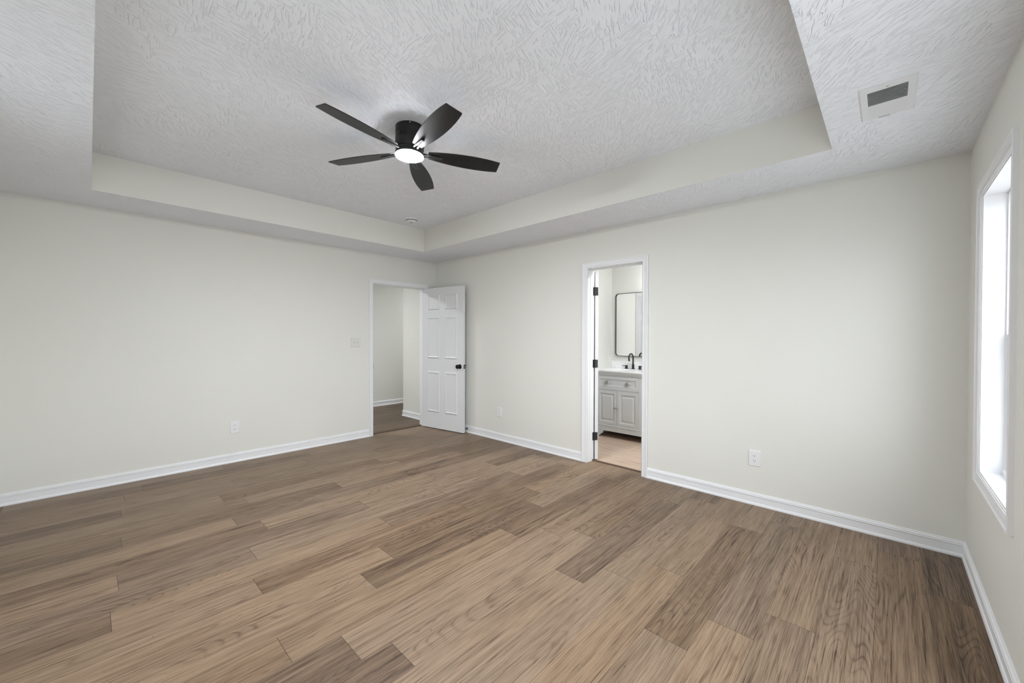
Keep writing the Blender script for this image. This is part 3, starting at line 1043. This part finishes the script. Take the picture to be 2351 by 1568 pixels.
lathe(bm, [(0.0, -0.151), (0.0880, -0.151), (0.0900, -0.1525), (0.0900, -0.1665), (0.0880, -0.1685), (0.0, -0.1685)], 64)
obj('blade_hub', bm, M_FANB, fan, smooth=35)
bm = bmesh.new()
lathe(bm, [(0.0, -0.1695), (0.0900, -0.1695), (0.0935, -0.1720), (0.0945, -0.1760), (0.0945, -0.1880), (0.0925, -0.1905), (0.0890, -0.1905)], 64, cap1=True)
obj('lamp_housing', bm, M_FANB, fan, smooth=35)
bm = bmesh.new()
lathe(bm, [(0.0890, -0.1908), (0.0930, -0.1920), (0.0905, -0.1950), (0.080, -0.1990), (0.055, -0.2025), (0.030, -0.2040), (0.0, -0.2045)], 64, cap0=True)
df = obj('lamp_diffuser', bm, M_DIFF, fan, smooth=50)
df['label'] = 'glowing white disc'

def blade_outline():
    """(r, w) on both edges; w positive towards the counter-clockwise edge"""
    pts_r = [0.125, 0.150, 0.190, 0.240, 0.300, 0.360, 0.420, 0.470, 0.520, 0.565, 0.600, 0.6165]
    half = [0.0330, 0.0385, 0.0465, 0.0545, 0.0615, 0.0655, 0.0672, 0.0665, 0.0640, 0.0595, 0.0545, 0.0518]
    R1, R2 = 0.6205, 0.6185
    up = list(zip(pts_r, half))
    out = [(0.1225, 0.029)] + up + [(R1, 0.0480)]
    lo = [(R2, -0.0480)] + [(r - 0.001, -w) for r, w in reversed(up)] + [(0.1225, -0.029)]
    return out + lo

A0 = -1.4296
PITCHB = -0.2045
bladeprof = blade_outline()
for k in range(5):
    a = A0 + k * 2 * PI / 5
    Mb = Matrix.Rotation(a, 4, 'Z') @ Matrix.Translation((0, 0, zb)) @ Matrix.Rotation(PITCHB, 4, 'X')
    bm = bmesh.new()
    # rotate about the blade's own axis: local x = radius, y = width
    prism(bm, bladeprof, -0.0028, 0.0028)
    bl = obj('blade', bm, M_BLADE, fan, bevel=0.0012)
    bl.matrix_local = Mb
    # iron under the blade: two prongs meeting in a small foot
    bm = bmesh.new()
    for s in (-1, 1):
        n = Vector((0.215 - 0.088, -s * 0.0125, 0)).normalized()
        p = [Vector((0.086, s * 0.0195)), Vector((0.086, s * 0.0085)), Vector((0.212, s * 0.0005)), Vector((0.212, s * 0.0085))]
        prism(bm, [(v.x, v.y) for v in (p if s > 0 else p[::-1])], -0.0105, -0.0030)
    box(bm, 0.205, 0.219, -0.0095, 0.0095, -0.0125, -0.0030, bev=0.0015)
    br = obj('blade_bracket', bm, M_FANB, bl)

# ------------------------------------------------------------------ ceiling vent
VX0, VX1, VY0, VY1 = 4.8965, 5.089, -1.2245, -0.880
vent = thing('ceiling_vent', 'white slatted air register on the ceiling near the window', 'vent', ((VX0 + VX1) / 2, (VY0 + VY1) / 2, H))
hx, hy = (VX1 - VX0) / 2, (VY1 - VY0) / 2
ix, iy0, iy1 = 0.0670, -1.1805 + 1.05225, -0.8945 + 1.05225
bm = bmesh.new()
# frame: flat flange with a hole and a bevelled rim
def flange(bm, z_out, z_in, dz):
    O = [(-hx, -hy), (hx, -hy), (hx, hy), (-hx, hy)]
    O2 = [(-hx + 0.006, -hy + 0.006), (hx - 0.006, -hy + 0.006), (hx - 0.006, hy - 0.006), (-hx + 0.006, hy - 0.006)]
    I = [(-ix, iy0), (ix, iy0), (ix, iy1), (-ix, iy1)]
    lv = [[bm.verts.new((x, y, z)) for x, y in P] for P, z in ((O, -0.0002), (O, -0.0022), (O2, -0.0065), (I, -0.0065), (I, -0.0005))]
    for a, b in zip(lv, lv[1:]):
        for k in range(4):
            j = (k + 1) % 4
            bm.faces.new((a[k], a[j], b[j], b[k]))
flange(bm, 0, 0, 0)
obj('vent_frame', bm, M_METALW, vent)
bm = bmesh.new()
box(bm, -ix, ix, iy0, iy1, -0.0012, -0.0004)
obj('duct_opening', bm, M_DUCT, vent)
ymid = -1.0395 + 1.05225
bm = bmesh.new()
box(bm, -ix, ix, ymid - 0.0035, ymid + 0.0035, -0.0085, -0.0012)
obj('divider_bar', bm, M_METALW, vent)
def slat(y, tilt):
    bm = bmesh.new()
    box(bm, -ix, ix, -0.0052, 0.0052, -0.0005, 0.0005, Matrix.Translation((0, y, -0.0052)) @ Matrix.Rotation(tilt, 4, 'X'))
    obj('slat', bm, M_METALW, vent)
n = 11
for k in range(n):
    slat(iy0 + (ymid - 0.004 - iy0) * (k + 0.75) / n, math.radians(40))
for k in range(n):
    slat(ymid + 0.0045 + (iy1 - ymid - 0.005) * (k + 0.4) / n, math.radians(-27))
bm = bmesh.new()
box(bm, -0.032, 0.010, iy1 + 0.003, iy1 + 0.0075, -0.0125, -0.006, bev=0.001)
lv = obj('damper_lever', bm, M_METALW, vent)
for yy in (iy0 - 0.020,):
    bm = bmesh.new()
    lathe(bm, [(0.0042, -0.0064), (0.0042, -0.0072), (0.0025, -0.0082), (0, -0.0084)], 14, Matrix.Translation((0.0005, yy, 0)))
    obj('screw', bm, M_NICKEL, vent, smooth=40)

# ------------------------------------------------------------------ smoke detector
sd = thing('smoke_detector', 'small white round smoke detector on the tray ceiling beyond the fan', 'smoke detector', (0.868, -0.970, TZ))
bm = bmesh.new()
lathe(bm, [(0.0, 0.0), (0.074, 0.0), (0.075, -0.004), (0.072, -0.014), (0.062, -0.0165)], 48)
obj('base_plate', bm, M_PLATE, sd, smooth=35)
bm = bmesh.new()
lathe(bm, [(0.0, -0.0160), (0.0635, -0.0160), (0.0635, -0.0172), (0.0545, -0.0172), (0.0545, -0.0215), (0.0, -0.0215)], 48)
obj('gap_shade', bm, M_SLOT, sd, smooth=35)  # dark ring paints the shade between base and cover
bm = bmesh.new()
lathe(bm, [(0.0, -0.0215), (0.0600, -0.0215), (0.0605, -0.0250), (0.0560, -0.0350), (0.0470, -0.0410), (0.030, -0.0430), (0.0, -0.0435)], 48)
cv = obj('cover', bm, M_PLATE, sd, smooth=35)
bm = bmesh.new()
lathe(bm, [(0.0, -0.0425), (0.0095, -0.0425), (0.0095, -0.0450), (0.0080, -0.0460), (0.0, -0.0460)], 20, Matrix.Translation((0.012, -0.012, 0)))
obj('test_button', bm, M_SLOT, sd, smooth=40)

# ------------------------------------------------------------------ outlets and switch
def rounded_rect(w, h, r, n=4):
    pts = []
    for cx, cy, a in ((w / 2 - r, h / 2 - r, 0), (-w / 2 + r, h / 2 - r, 90), (-w / 2 + r, -h / 2 + r, 180), (w / 2 - r, -h / 2 + r, 270)):
        for k in range(n + 1):
            t = math.radians(a + 90 * k / n)
            pts.append((cx + r * math.cos(t), cy + r * math.sin(t)))
    return pts

def plate_mesh(w, h):
    """cover plate in local xy, z off the wall"""
    bm = bmesh.new()
    lv = [rounded_rect(w, h, 0.004), rounded_rect(w, h, 0.004), rounded_rect(w - 0.006, h - 0.006, 0.003)]
    zz = (0.0, 0.0030, 0.0062)
    rows = [[bm.verts.new((x, y, z)) for x, y in P] for P, z in zip(lv, zz)]
    for a, b in zip(rows, rows[1:]):
        for k in range(len(a)):
            j = (k + 1) % len(a)
            bm.faces.new((a[k], a[j], b[j], b[k]))
    bm.faces.new(rows[0])
    bm.faces.new(rows[-1])
    return bm

def outlet(label, loc, rotz, w=0.083, h=0.124, mat=None, group='duplex outlets on the bedroom walls'):
    mat = mat or M_PLATE
    o = thing('wall_outlet', label, 'outlet', loc, (PI / 2, 0, rotz), group)
    obj('cover_plate', plate_mesh(w, h), mat, o, smooth=30)
    for s in (-1, 1):
        bm = bmesh.new()
        pts = []
        r = 0.0172
        for k in range(40):
            t = 2 * PI * k / 40
            pts.append((max(-0.0165, min(0.0165, r * math.cos(t))), max(-0.0142, min(0.0142, r * math.sin(t)))))
        prism(bm, pts, 0.0055, 0.0080)
        rc = obj('receptacle', bm, mat, o, bevel=0.0006)
        rc.location = (0, s * 0.0198, 0)
        bm = bmesh.new()
        box(bm, -0.0077, -0.0052, -0.001, 0.0085, 0.0076, 0.00825)
        box(bm, 0.0052, 0.0077, 0.0, 0.0075, 0.0076, 0.00825)
        lathe(bm, [(0.0, 0.0076), (0.0027, 0.0076), (0.0027, 0.00825), (0.0, 0.00825)], 14, Matrix.Translation((0, -0.0075, 0)))
        obj('socket_slots', bm, M_SLOT, rc)
    bm = bmesh.new()
    lathe(bm, [(0.0028, 0.006), (0.0028, 0.0068), (0.001, 0.0075), (0, 0.0076)], 12)
    obj('screw', bm, mat, o, smooth=40)
    return o

outlet('white outlet low on the long left wall', (0, -2.561, 0.369), PI / 2)
outlet('white outlet on the wall between the open door and the bathroom doorway', (1.382, 0, 0.363), 0)
outlet('white outlet right of the bathroom doorway low on the wall', (4.246, 0, 0.370), 0)
outlet('pale outlet on the bathroom side wall above the counter', (BX0, 1.592, 1.113), PI / 2, 0.074, 0.122, M_PLATEB, 'bathroom outlet')

sw = thing('light_switch', 'pale double toggle switch plate beside the hall doorway', 'light switch', (0, -1.246, 1.2525), (PI / 2, 0, PI / 2))
obj('cover_plate', plate_mesh(0.128, 0.124), M_PLATEW, sw, smooth=30)
for s, up in ((-1, -1), (1, 1)):
    bm = bmesh.new()
    box(bm, -0.0048, 0.0048, -0.0115, 0.0115, 0.0060, 0.0072, bev=0.0005)
    box(bm, -0.0036, 0.0036, -0.0045, 0.0045, 0.0055, 0.0165, Matrix.Translation((0, 0, 0)) @ Matrix.Rotation(math.radians(-26 * up), 4, 'X'), bev=0.0008)
    tg = obj('toggle', bm, M_PLATEW, sw)
    tg.location = (s * 0.023, 0, 0)
    bm = bmesh.new()
    box(bm, -0.0044, 0.0044, -0.0012 - up * 0.0065, 0.0012 - up * 0.0065, 0.0071, 0.0075)
    ts = obj('toggle_slot', bm, M_SLOT, tg)
for sx in (-0.023, 0.023):
    for sy in (-0.030, 0.030):
        bm = bmesh.new()
        lathe(bm, [(0.0028, 0.006), (0.0028, 0.0068), (0.001, 0.0073), (0, 0.0074)], 12, Matrix.Translation((sx, sy, 0)))
        obj('screw', bm, M_PLATEW, sw, smooth=40)

# ------------------------------------------------------------------ door stop on the baseboard
ds = thing('door_stop', 'small black door stop on the baseboard behind the open door', 'door stop', (0.760, -0.009, 0.053), (PI / 2, 0, 0))
bm = bmesh.new()
lathe(bm, [(0.0, 0.0), (0.0125, 0.0), (0.0125, 0.003), (0.0060, 0.006), (0.0042, 0.010), (0.0042, 0.040), (0.0, 0.040)], 20)
obj('rod', bm, M_BLACK, ds, smooth=40)
bm = bmesh.new()
lathe(bm, [(0.0, 0.039), (0.0095, 0.039), (0.0105, 0.043), (0.0105, 0.049), (0.0085, 0.053), (0.0, 0.054)], 20)
obj('bumper', bm, M_RUBBER, ds, smooth=40)

# ------------------------------------------------------------------ bathroom vanity
VF = 1.100                  # front face of the vanity
VXA, VXB = 2.118, 3.110     # its sides
van = thing('bathroom_vanity', 'grey bathroom vanity with cup-pull drawer and two panelled doors', 'vanity', (0, 0, 0))
# carcass: sides, back, bottom, face frame
bm = bmesh.new()
box(bm, VXA, VXA + 0.018, VF + 0.018, BY1 - 0.004, 0.0, 0.872)
box(bm, VXB - 0.018, VXB, VF + 0.018, BY1 - 0.004, 0.0, 0.872)
box(bm, VXA + 0.018, VXB - 0.018, VF + 0.018, BY1 - 0.004, 0.115, 0.133)
box(bm, VXA + 0.018, VXB - 0.018, BY1 - 0.016, BY1 - 0.004, 0.133, 0.872)
obj('carcass', bm, M_CAB, van)
# face frame with openings for the drawers and doors
DO = [(2.150, 2.747, 0.634, 0.818), (2.150, 2.747, 0.178, 0.630), (2.770, 3.078, 0.655, 0.822), (2.770, 3.078, 0.415, 0.632), (2.770, 3.078, 0.178, 0.393)]
bm = wall_mesh(VXA, VXB, 0.150, 0.872, 0.0, 0.018, DO, lambda a, t, z: (a, VF + t, z))
obj('face_frame', bm, M_CAB, van)
# moulding under the top
bm = bmesh.new()
prof = [(0.0, 0.8185), (0.004, 0.8195), (0.006, 0.825), (0.006, 0.833), (0.010, 0.836), (0.012, 0.846), (0.016, 0.853), (0.017, 0.872), (0.0, 0.872)]
ra = [bm.verts.new((VXA - 0.004, VF - d, z)) for d, z in prof]
rb = [bm.verts.new((VXB + 0.004, VF - d, z)) for d, z in prof]
for k in range(len(prof) - 1):
    bm.faces.new((ra[k], ra[k + 1], rb[k + 1], rb[k]))
bm.faces.new(ra)
bm.faces.new(rb)
obj('cornice', bm, M_CAB, van, smooth=30)
# scalloped apron with bracket feet
foot = [(0, 0), (0.058, 0.0), (0.060, 0.006), (0.070, 0.014), (0.082, 0.020), (0.090, 0.030), (0.098, 0.038), (0.109, 0.041),
        (0.117, 0.050), (0.122, 0.064), (0.131, 0.077), (0.144, 0.0845), (0.160, 0.0865)]
bot = [(VXA + x, z) for x, z in foot] + [(VXB - x, z) for x, z in reversed(foot)]
bm = bmesh.new()
cols_ = []
for x, z in bot:
    cols_.append([bm.verts.new((x, VF - 0.002, z)), bm.verts.new((x, VF - 0.002, 0.155)), bm.verts.new((x, VF + 0.018, 0.155)), bm.verts.new((x, VF + 0.018, z))])
for c0, c1 in zip(cols_, cols_[1:]):
    if (c1[0].co - c0[0].co).length < 1e-6:
        continue
    for k in range(4):
        j = (k + 1) % 4
        bm.faces.new((c0[k], c0[j], c1[j], c1[k]))
bm.faces.new(cols_[0])
bm.faces.new(cols_[-1])
obj('apron', bm, M_CAB, van)
bm = bmesh.new()
box(bm, VXA, VXB, VF - 0.006, VF, 0.150, 0.164, bev=0.003)
obj('base_moulding', bm, M_CAB, van)

CAB_RINGS = [(0.004, -0.003), (0.012, -0.0045), (0.016, -0.0100), (0.023, -0.0105), (0.038, -0.0045), (0.041, -0.0025)]
DRW_RINGS = [(0.003, -0.003), (0.009, -0.0040), (0.012, -0.0070)]
def front(name, x0, x1, z0, z1, rect, rings, parent):
    bm = bmesh.new()
    g_ = 0.0018
    x0, x1, z0, z1 = x0 + g_, x1 - g_, z0 + g_, z1 - g_
    P = lambda x, d, z: Vector((x, VF - 0.001 - d, z))
    A = paneled_face(bm, x0, x1, z0, z1, [rect], P, rings)
    C4 = [(x0, z0), (x1, z0), (x1, z1), (x0, z1)]
    back = {}
    Xs = sorted({k[0] for k in A}); Zs = sorted({k[1] for k in A})
    per = [(x, Zs[0]) for x in Xs] + [(Xs[-1], z) for z in Zs[1:]] + [(x, Zs[-1]) for x in Xs[-2::-1]] + [(Xs[0], z) for z in Zs[-2:0:-1]]
    bv = [bm.verts.new((x, VF + 0.018, z)) for x, z in per]
    for k in range(len(per)):
        j = (k + 1) % len(per)
        bm.faces.new((A[per[k]], A[per[j]], bv[j], bv[k]))
    bm.faces.new(bv)
    return obj(name, bm, M_CAB, parent, smooth=20)
def cup_pull(x, z, parent):
    bm = bmesh.new()
    W2, n = 0.036, 12
    rows = []
    for i in range(n + 1):
        t = PI * i / n
        row = []
        for j in range(7):
            u = PI / 2 * j / 6
            row.append(bm.verts.new((x - W2 * math.cos(t) * (1.0 - 0.0 * j), VF - 0.002 - 0.021 * math.sin(t) ** 0.7 * math.sin(u), z - 0.006 + 0.022 * math.sin(t) ** 0.7 * math.cos(u))))
        rows.append(row)
    for a, b in zip(rows, rows[1:]):
        for j in range(6):
            bm.faces.new((a[j], a[j + 1], b[j + 1], b[j]))
    o = obj('cup_pull', bm, M_NICKEL, parent, smooth=60)
    md = o.modifiers.new('thick', 'SOLIDIFY')
    md.thickness = 0.002
    bm2 = bmesh.new()
    return o
def small_knob(x, z, parent):
    bm = bmesh.new()
    lathe(bm, [(0.0, 0.0), (0.0065, 0.0), (0.0048, 0.004), (0.0045, 0.012), (0.010, 0.017), (0.0128, 0.022), (0.0115, 0.027), (0.006, 0.030), (0.0, 0.0305)], 20,
          Matrix.Translation((x, VF - 0.001, z)) @ Matrix.Rotation(PI / 2, 4, 'X'))
    return obj('knob', bm, M_NICKEL, parent, smooth=40)
dr = front('drawer', *DO[0], (2.190, 2.710, 0.685, 0.777), DRW_RINGS, van)
cup_pull(2.299, 0.732, dr)
cup_pull(2.597, 0.732, dr)
dl = front('door', 2.150, 2.4485, 0.178, 0.630, (2.191, 2.410, 0.210, 0.586), CAB_RINGS, van)
small_knob(2.421, 0.399, dl)
dr2 = front('door', 2.4485, 2.747, 0.178, 0.630, (2.485, 2.703, 0.210, 0.586), CAB_RINGS, van)
small_knob(2.457, 0.397, dr2)
for (x0, x1, z0, z1) in DO[2:]:
    q = front('drawer', x0, x1, z0, z1, (x0 + 0.036, x1 - 0.036, z0 + 0.036, z1 - 0.036), DRW_RINGS, van)
    cup_pull((x0 + x1) / 2, (z0 + z1) / 2, q)

# counter with backsplash and sink
CT = 0.889
ct = thing('vanity_countertop', 'white marble countertop with backsplash on the grey vanity', 'countertop', (0, 0, 0))
SKX, SKY0, RXs, RYs = 2.4485, 1.335, 0.215, 0.150
bm = bmesh.new()
nseg = 48
X0, X1, Y0, Y1 = BX0 + 0.003, VXB + 0.012, VF - 0.020, BY1 - 0.001
inner_t = [bm.verts.new((SKX + RXs * math.cos(2 * PI * k / nseg), SKY0 + RYs * math.sin(2 * PI * k / nseg), CT)) for k in range(nseg)]
inner_b = [bm.verts.new((v.co.x, v.co.y, CT - 0.016)) for v in inner_t]
def on_rect(a):
    c, s = math.cos(a), math.sin(a)
    tx = ((X1 - SKX) / c if c > 1e-9 else (X0 - SKX) / c if c < -1e-9 else 1e9)
    ty = ((Y1 - SKY0) / s if s > 1e-9 else (Y0 - SKY0) / s if s < -1e-9 else 1e9)
    t = min(tx, ty)
    return SKX + c * t, SKY0 + s * t
angs = [2 * PI * k / nseg for k in range(nseg)]
outp = [on_rect(a) for a in angs]
# snap the nearest rays to the corners so that the outline is a true rectangle
for cxn, cyn in ((X0, Y0), (X1, Y0), (X1, Y1), (X0, Y1)):
    k = min(range(nseg), key=lambda i: (outp[i][0] - cxn) ** 2 + (outp[i][1] - cyn) ** 2)
    outp[k] = (cxn, cyn)
out_t = [bm.verts.new((x, y, CT)) for x, y in outp]
out_b = [bm.verts.new((x, y, CT - 0.016)) for x, y in outp]
for k in range(nseg):
    j = (k + 1) % nseg
    bm.faces.new((inner_t[k], inner_t[j], out_t[j], out_t[k]))
    bm.faces.new((inner_b[k], inner_b[j], out_b[j], out_b[k]))
    bm.faces.new((inner_t[k], inner_t[j], inner_b[j], inner_b[k]))
    bm.faces.new((out_t[k], out_t[j], out_b[j], out_b[k]))
obj('slab', bm, M_MARBLE, ct)
bm = bmesh.new()
box(bm, X0, X1, BY1 - 0.019, BY1 - 0.001, CT + 0.0003, 0.986, bev=0.0015)
obj('backsplash', bm, M_MARBLE, ct)
bm = bmesh.new()
rows = []
for i, (f, dz) in enumerate(((1.03, -0.0165), (1.0, -0.030), (0.94, -0.070), (0.80, -0.105), (0.55, -0.122), (0.20, -0.127))):
    rows.append([bm.verts.new((SKX + RXs * f * math.cos(a), SKY0 + RYs * f * math.sin(a), CT + dz)) for a in angs])
for a, b in zip(rows, rows[1:]):
    for k in range(nseg):
        j = (k + 1) % nseg
        bm.faces.new((a[k], a[j], b[j], b[k]))
bm.faces.new(rows[-1])
obj('sink_basin', bm, M_PORC, ct, smooth=60)

# faucet: gooseneck spout and two lever handles
FCX, FCY = 2.4485, 1.545
fc = thing('faucet', 'black gooseneck faucet with two lever handles on the marble counter', 'faucet', (FCX, FCY, CT + 0.0005))
bm = bmesh.new()
lathe(bm, [(0.0, 0.0), (0.0265, 0.0), (0.0265, 0.004), (0.0185, 0.0065), (0.0175, 0.010), (0.0165, 0.066), (0.0125, 0.069), (0.0, 0.070)], 28)
cl = obj('spout_base', bm, M_BLACK, fc, smooth=40)
bm = bmesh.new()
pts = [(0, 0, 0.060), (0, 0, 0.10), (0, 0, 0.140)]
rad = 0.062
for k in range(1, 17):
    t = PI * k / 16 * 1.10
    pts.append((0, -rad + rad * math.cos(t), 0.150 + rad * math.sin(t)))
last = Vector(pts[-1])
dirv = (Vector(pts[-1]) - Vector(pts[-2])).normalized()
pts.append(tuple(last + dirv * 0.018))
tube(bm, pts, 0.0108, 16)
obj('spout', bm, M_BLACK, fc, smooth=40)
for s in (-1, 1):
    bm = bmesh.new()
    M_ = Matrix.Translation((s * 0.100, 0.0, 0))
    lathe(bm, [(0.0, 0.0), (0.0255, 0.0), (0.0255, 0.004), (0.0190, 0.006), (0.0180, 0.020), (0.0185, 0.048), (0.0, 0.0485)], 28, M_)
    h = obj('handle', bm, M_BLACK, fc, smooth=40)
    bm = bmesh.new()
    tube(bm, [(s * 0.112, -0.0, 0.040), (s * 0.163, -0.0, 0.041)], 0.0045, 12)
    obj('lever', bm, M_BLACK, h, smooth=40)

# mirror
MXC, MZC, MWD, MHT = 2.434, 1.5075, 0.612, 0.895
mir = thing('wall_mirror', 'black framed round-cornered mirror above the bathroom counter', 'mirror', (MXC, BY1, MZC), (PI / 2, 0, 0))
bm = bmesh.new()
O = rounded_rect(MWD, MHT, 0.048, 10)
I = rounded_rect(MWD - 0.009, MHT - 0.009, 0.0435, 10)
lv = [[bm.verts.new((x, y, z)) for x, y in P] for P, z in ((O, 0.0005), (O, 0.024), (I, 0.024), (I, 0.0005))]
for a, b in zip(lv, lv[1:] + lv[:1]):
    for k in range(len(a)):
        j = (k + 1) % len(a)
        bm.faces.new((a[k], a[j], b[j], b[k]))
obj('mirror_frame', bm, M_BLACK, mir, smooth=40)
bm = bmesh.new()
prism(bm, rounded_rect(MWD - 0.0095, MHT - 0.0095, 0.043, 10), 0.004, 0.0085)
obj('mirror_glass', bm, M_MIRROR, mir)

# ------------------------------------------------------------------ bathroom wall lamp, and ceiling lamps added out of view
sc_ = thing('wall_sconce', 'black bathroom wall lamp with glowing white shade above the mirror', 'lamp', (2.72, BY1, 2.12), (PI / 2, 0, 0))
bm = bmesh.new()
lathe(bm, [(0.0, 0.0005), (0.055, 0.0005), (0.055, 0.018), (0.0, 0.020)], 28)
obj('wall_plate', bm, M_BLACK, sc_, smooth=40)
bm = bmesh.new()
lathe(bm, [(0.0, 0.0), (0.040, 0.0), (0.045, 0.02), (0.045, 0.12), (0.040, 0.14), (0.0, 0.14)], 28, Matrix.Translation((0, -0.07, 0.085)) @ Matrix.Rotation(-PI / 2, 4, 'X'))
obj('lamp_shade', bm, M_SCONCE, sc_, smooth=40)
bm = bmesh.new()
tube(bm, [(0, 0, 0.015), (0, 0, 0.085)], 0.009, 12)
obj('arm', bm, M_BLACK, sc_, smooth=40)

def added_disc_lamp(label, loc, r, mat):  # out of view, added to brighten the bathroom and the hall
    o = thing('added_ceiling_lamp', label, 'lamp', loc)
    bm = bmesh.new()
    lathe(bm, [(0.0, 0.0), (r + 0.012, 0.0), (r + 0.012, -0.022), (r + 0.004, -0.026), (r, -0.026)], 40)
    obj('lamp_body', bm, M_METALW, o, smooth=40)
    bm = bmesh.new()
    lathe(bm, [(r, -0.0265), (r * 0.9, -0.040), (r * 0.5, -0.048), (0.0, -0.050)], 40, cap0=True)
    obj('lamp_diffuser', bm, mat, o, smooth=50)
added_disc_lamp('unseen flat round ceiling lamp added to light the bathroom', (3.60, 0.50, H), 0.17, M_BATHL)
added_disc_lamp('unseen flat round ceiling lamp added to light the hall', (-1.00, -1.75, H), 0.13, M_HALLL)
added_disc_lamp('unseen flat round ceiling lamp added to light the far hall wall', (-1.45, 1.75, H), 0.10, M_HALLL2)
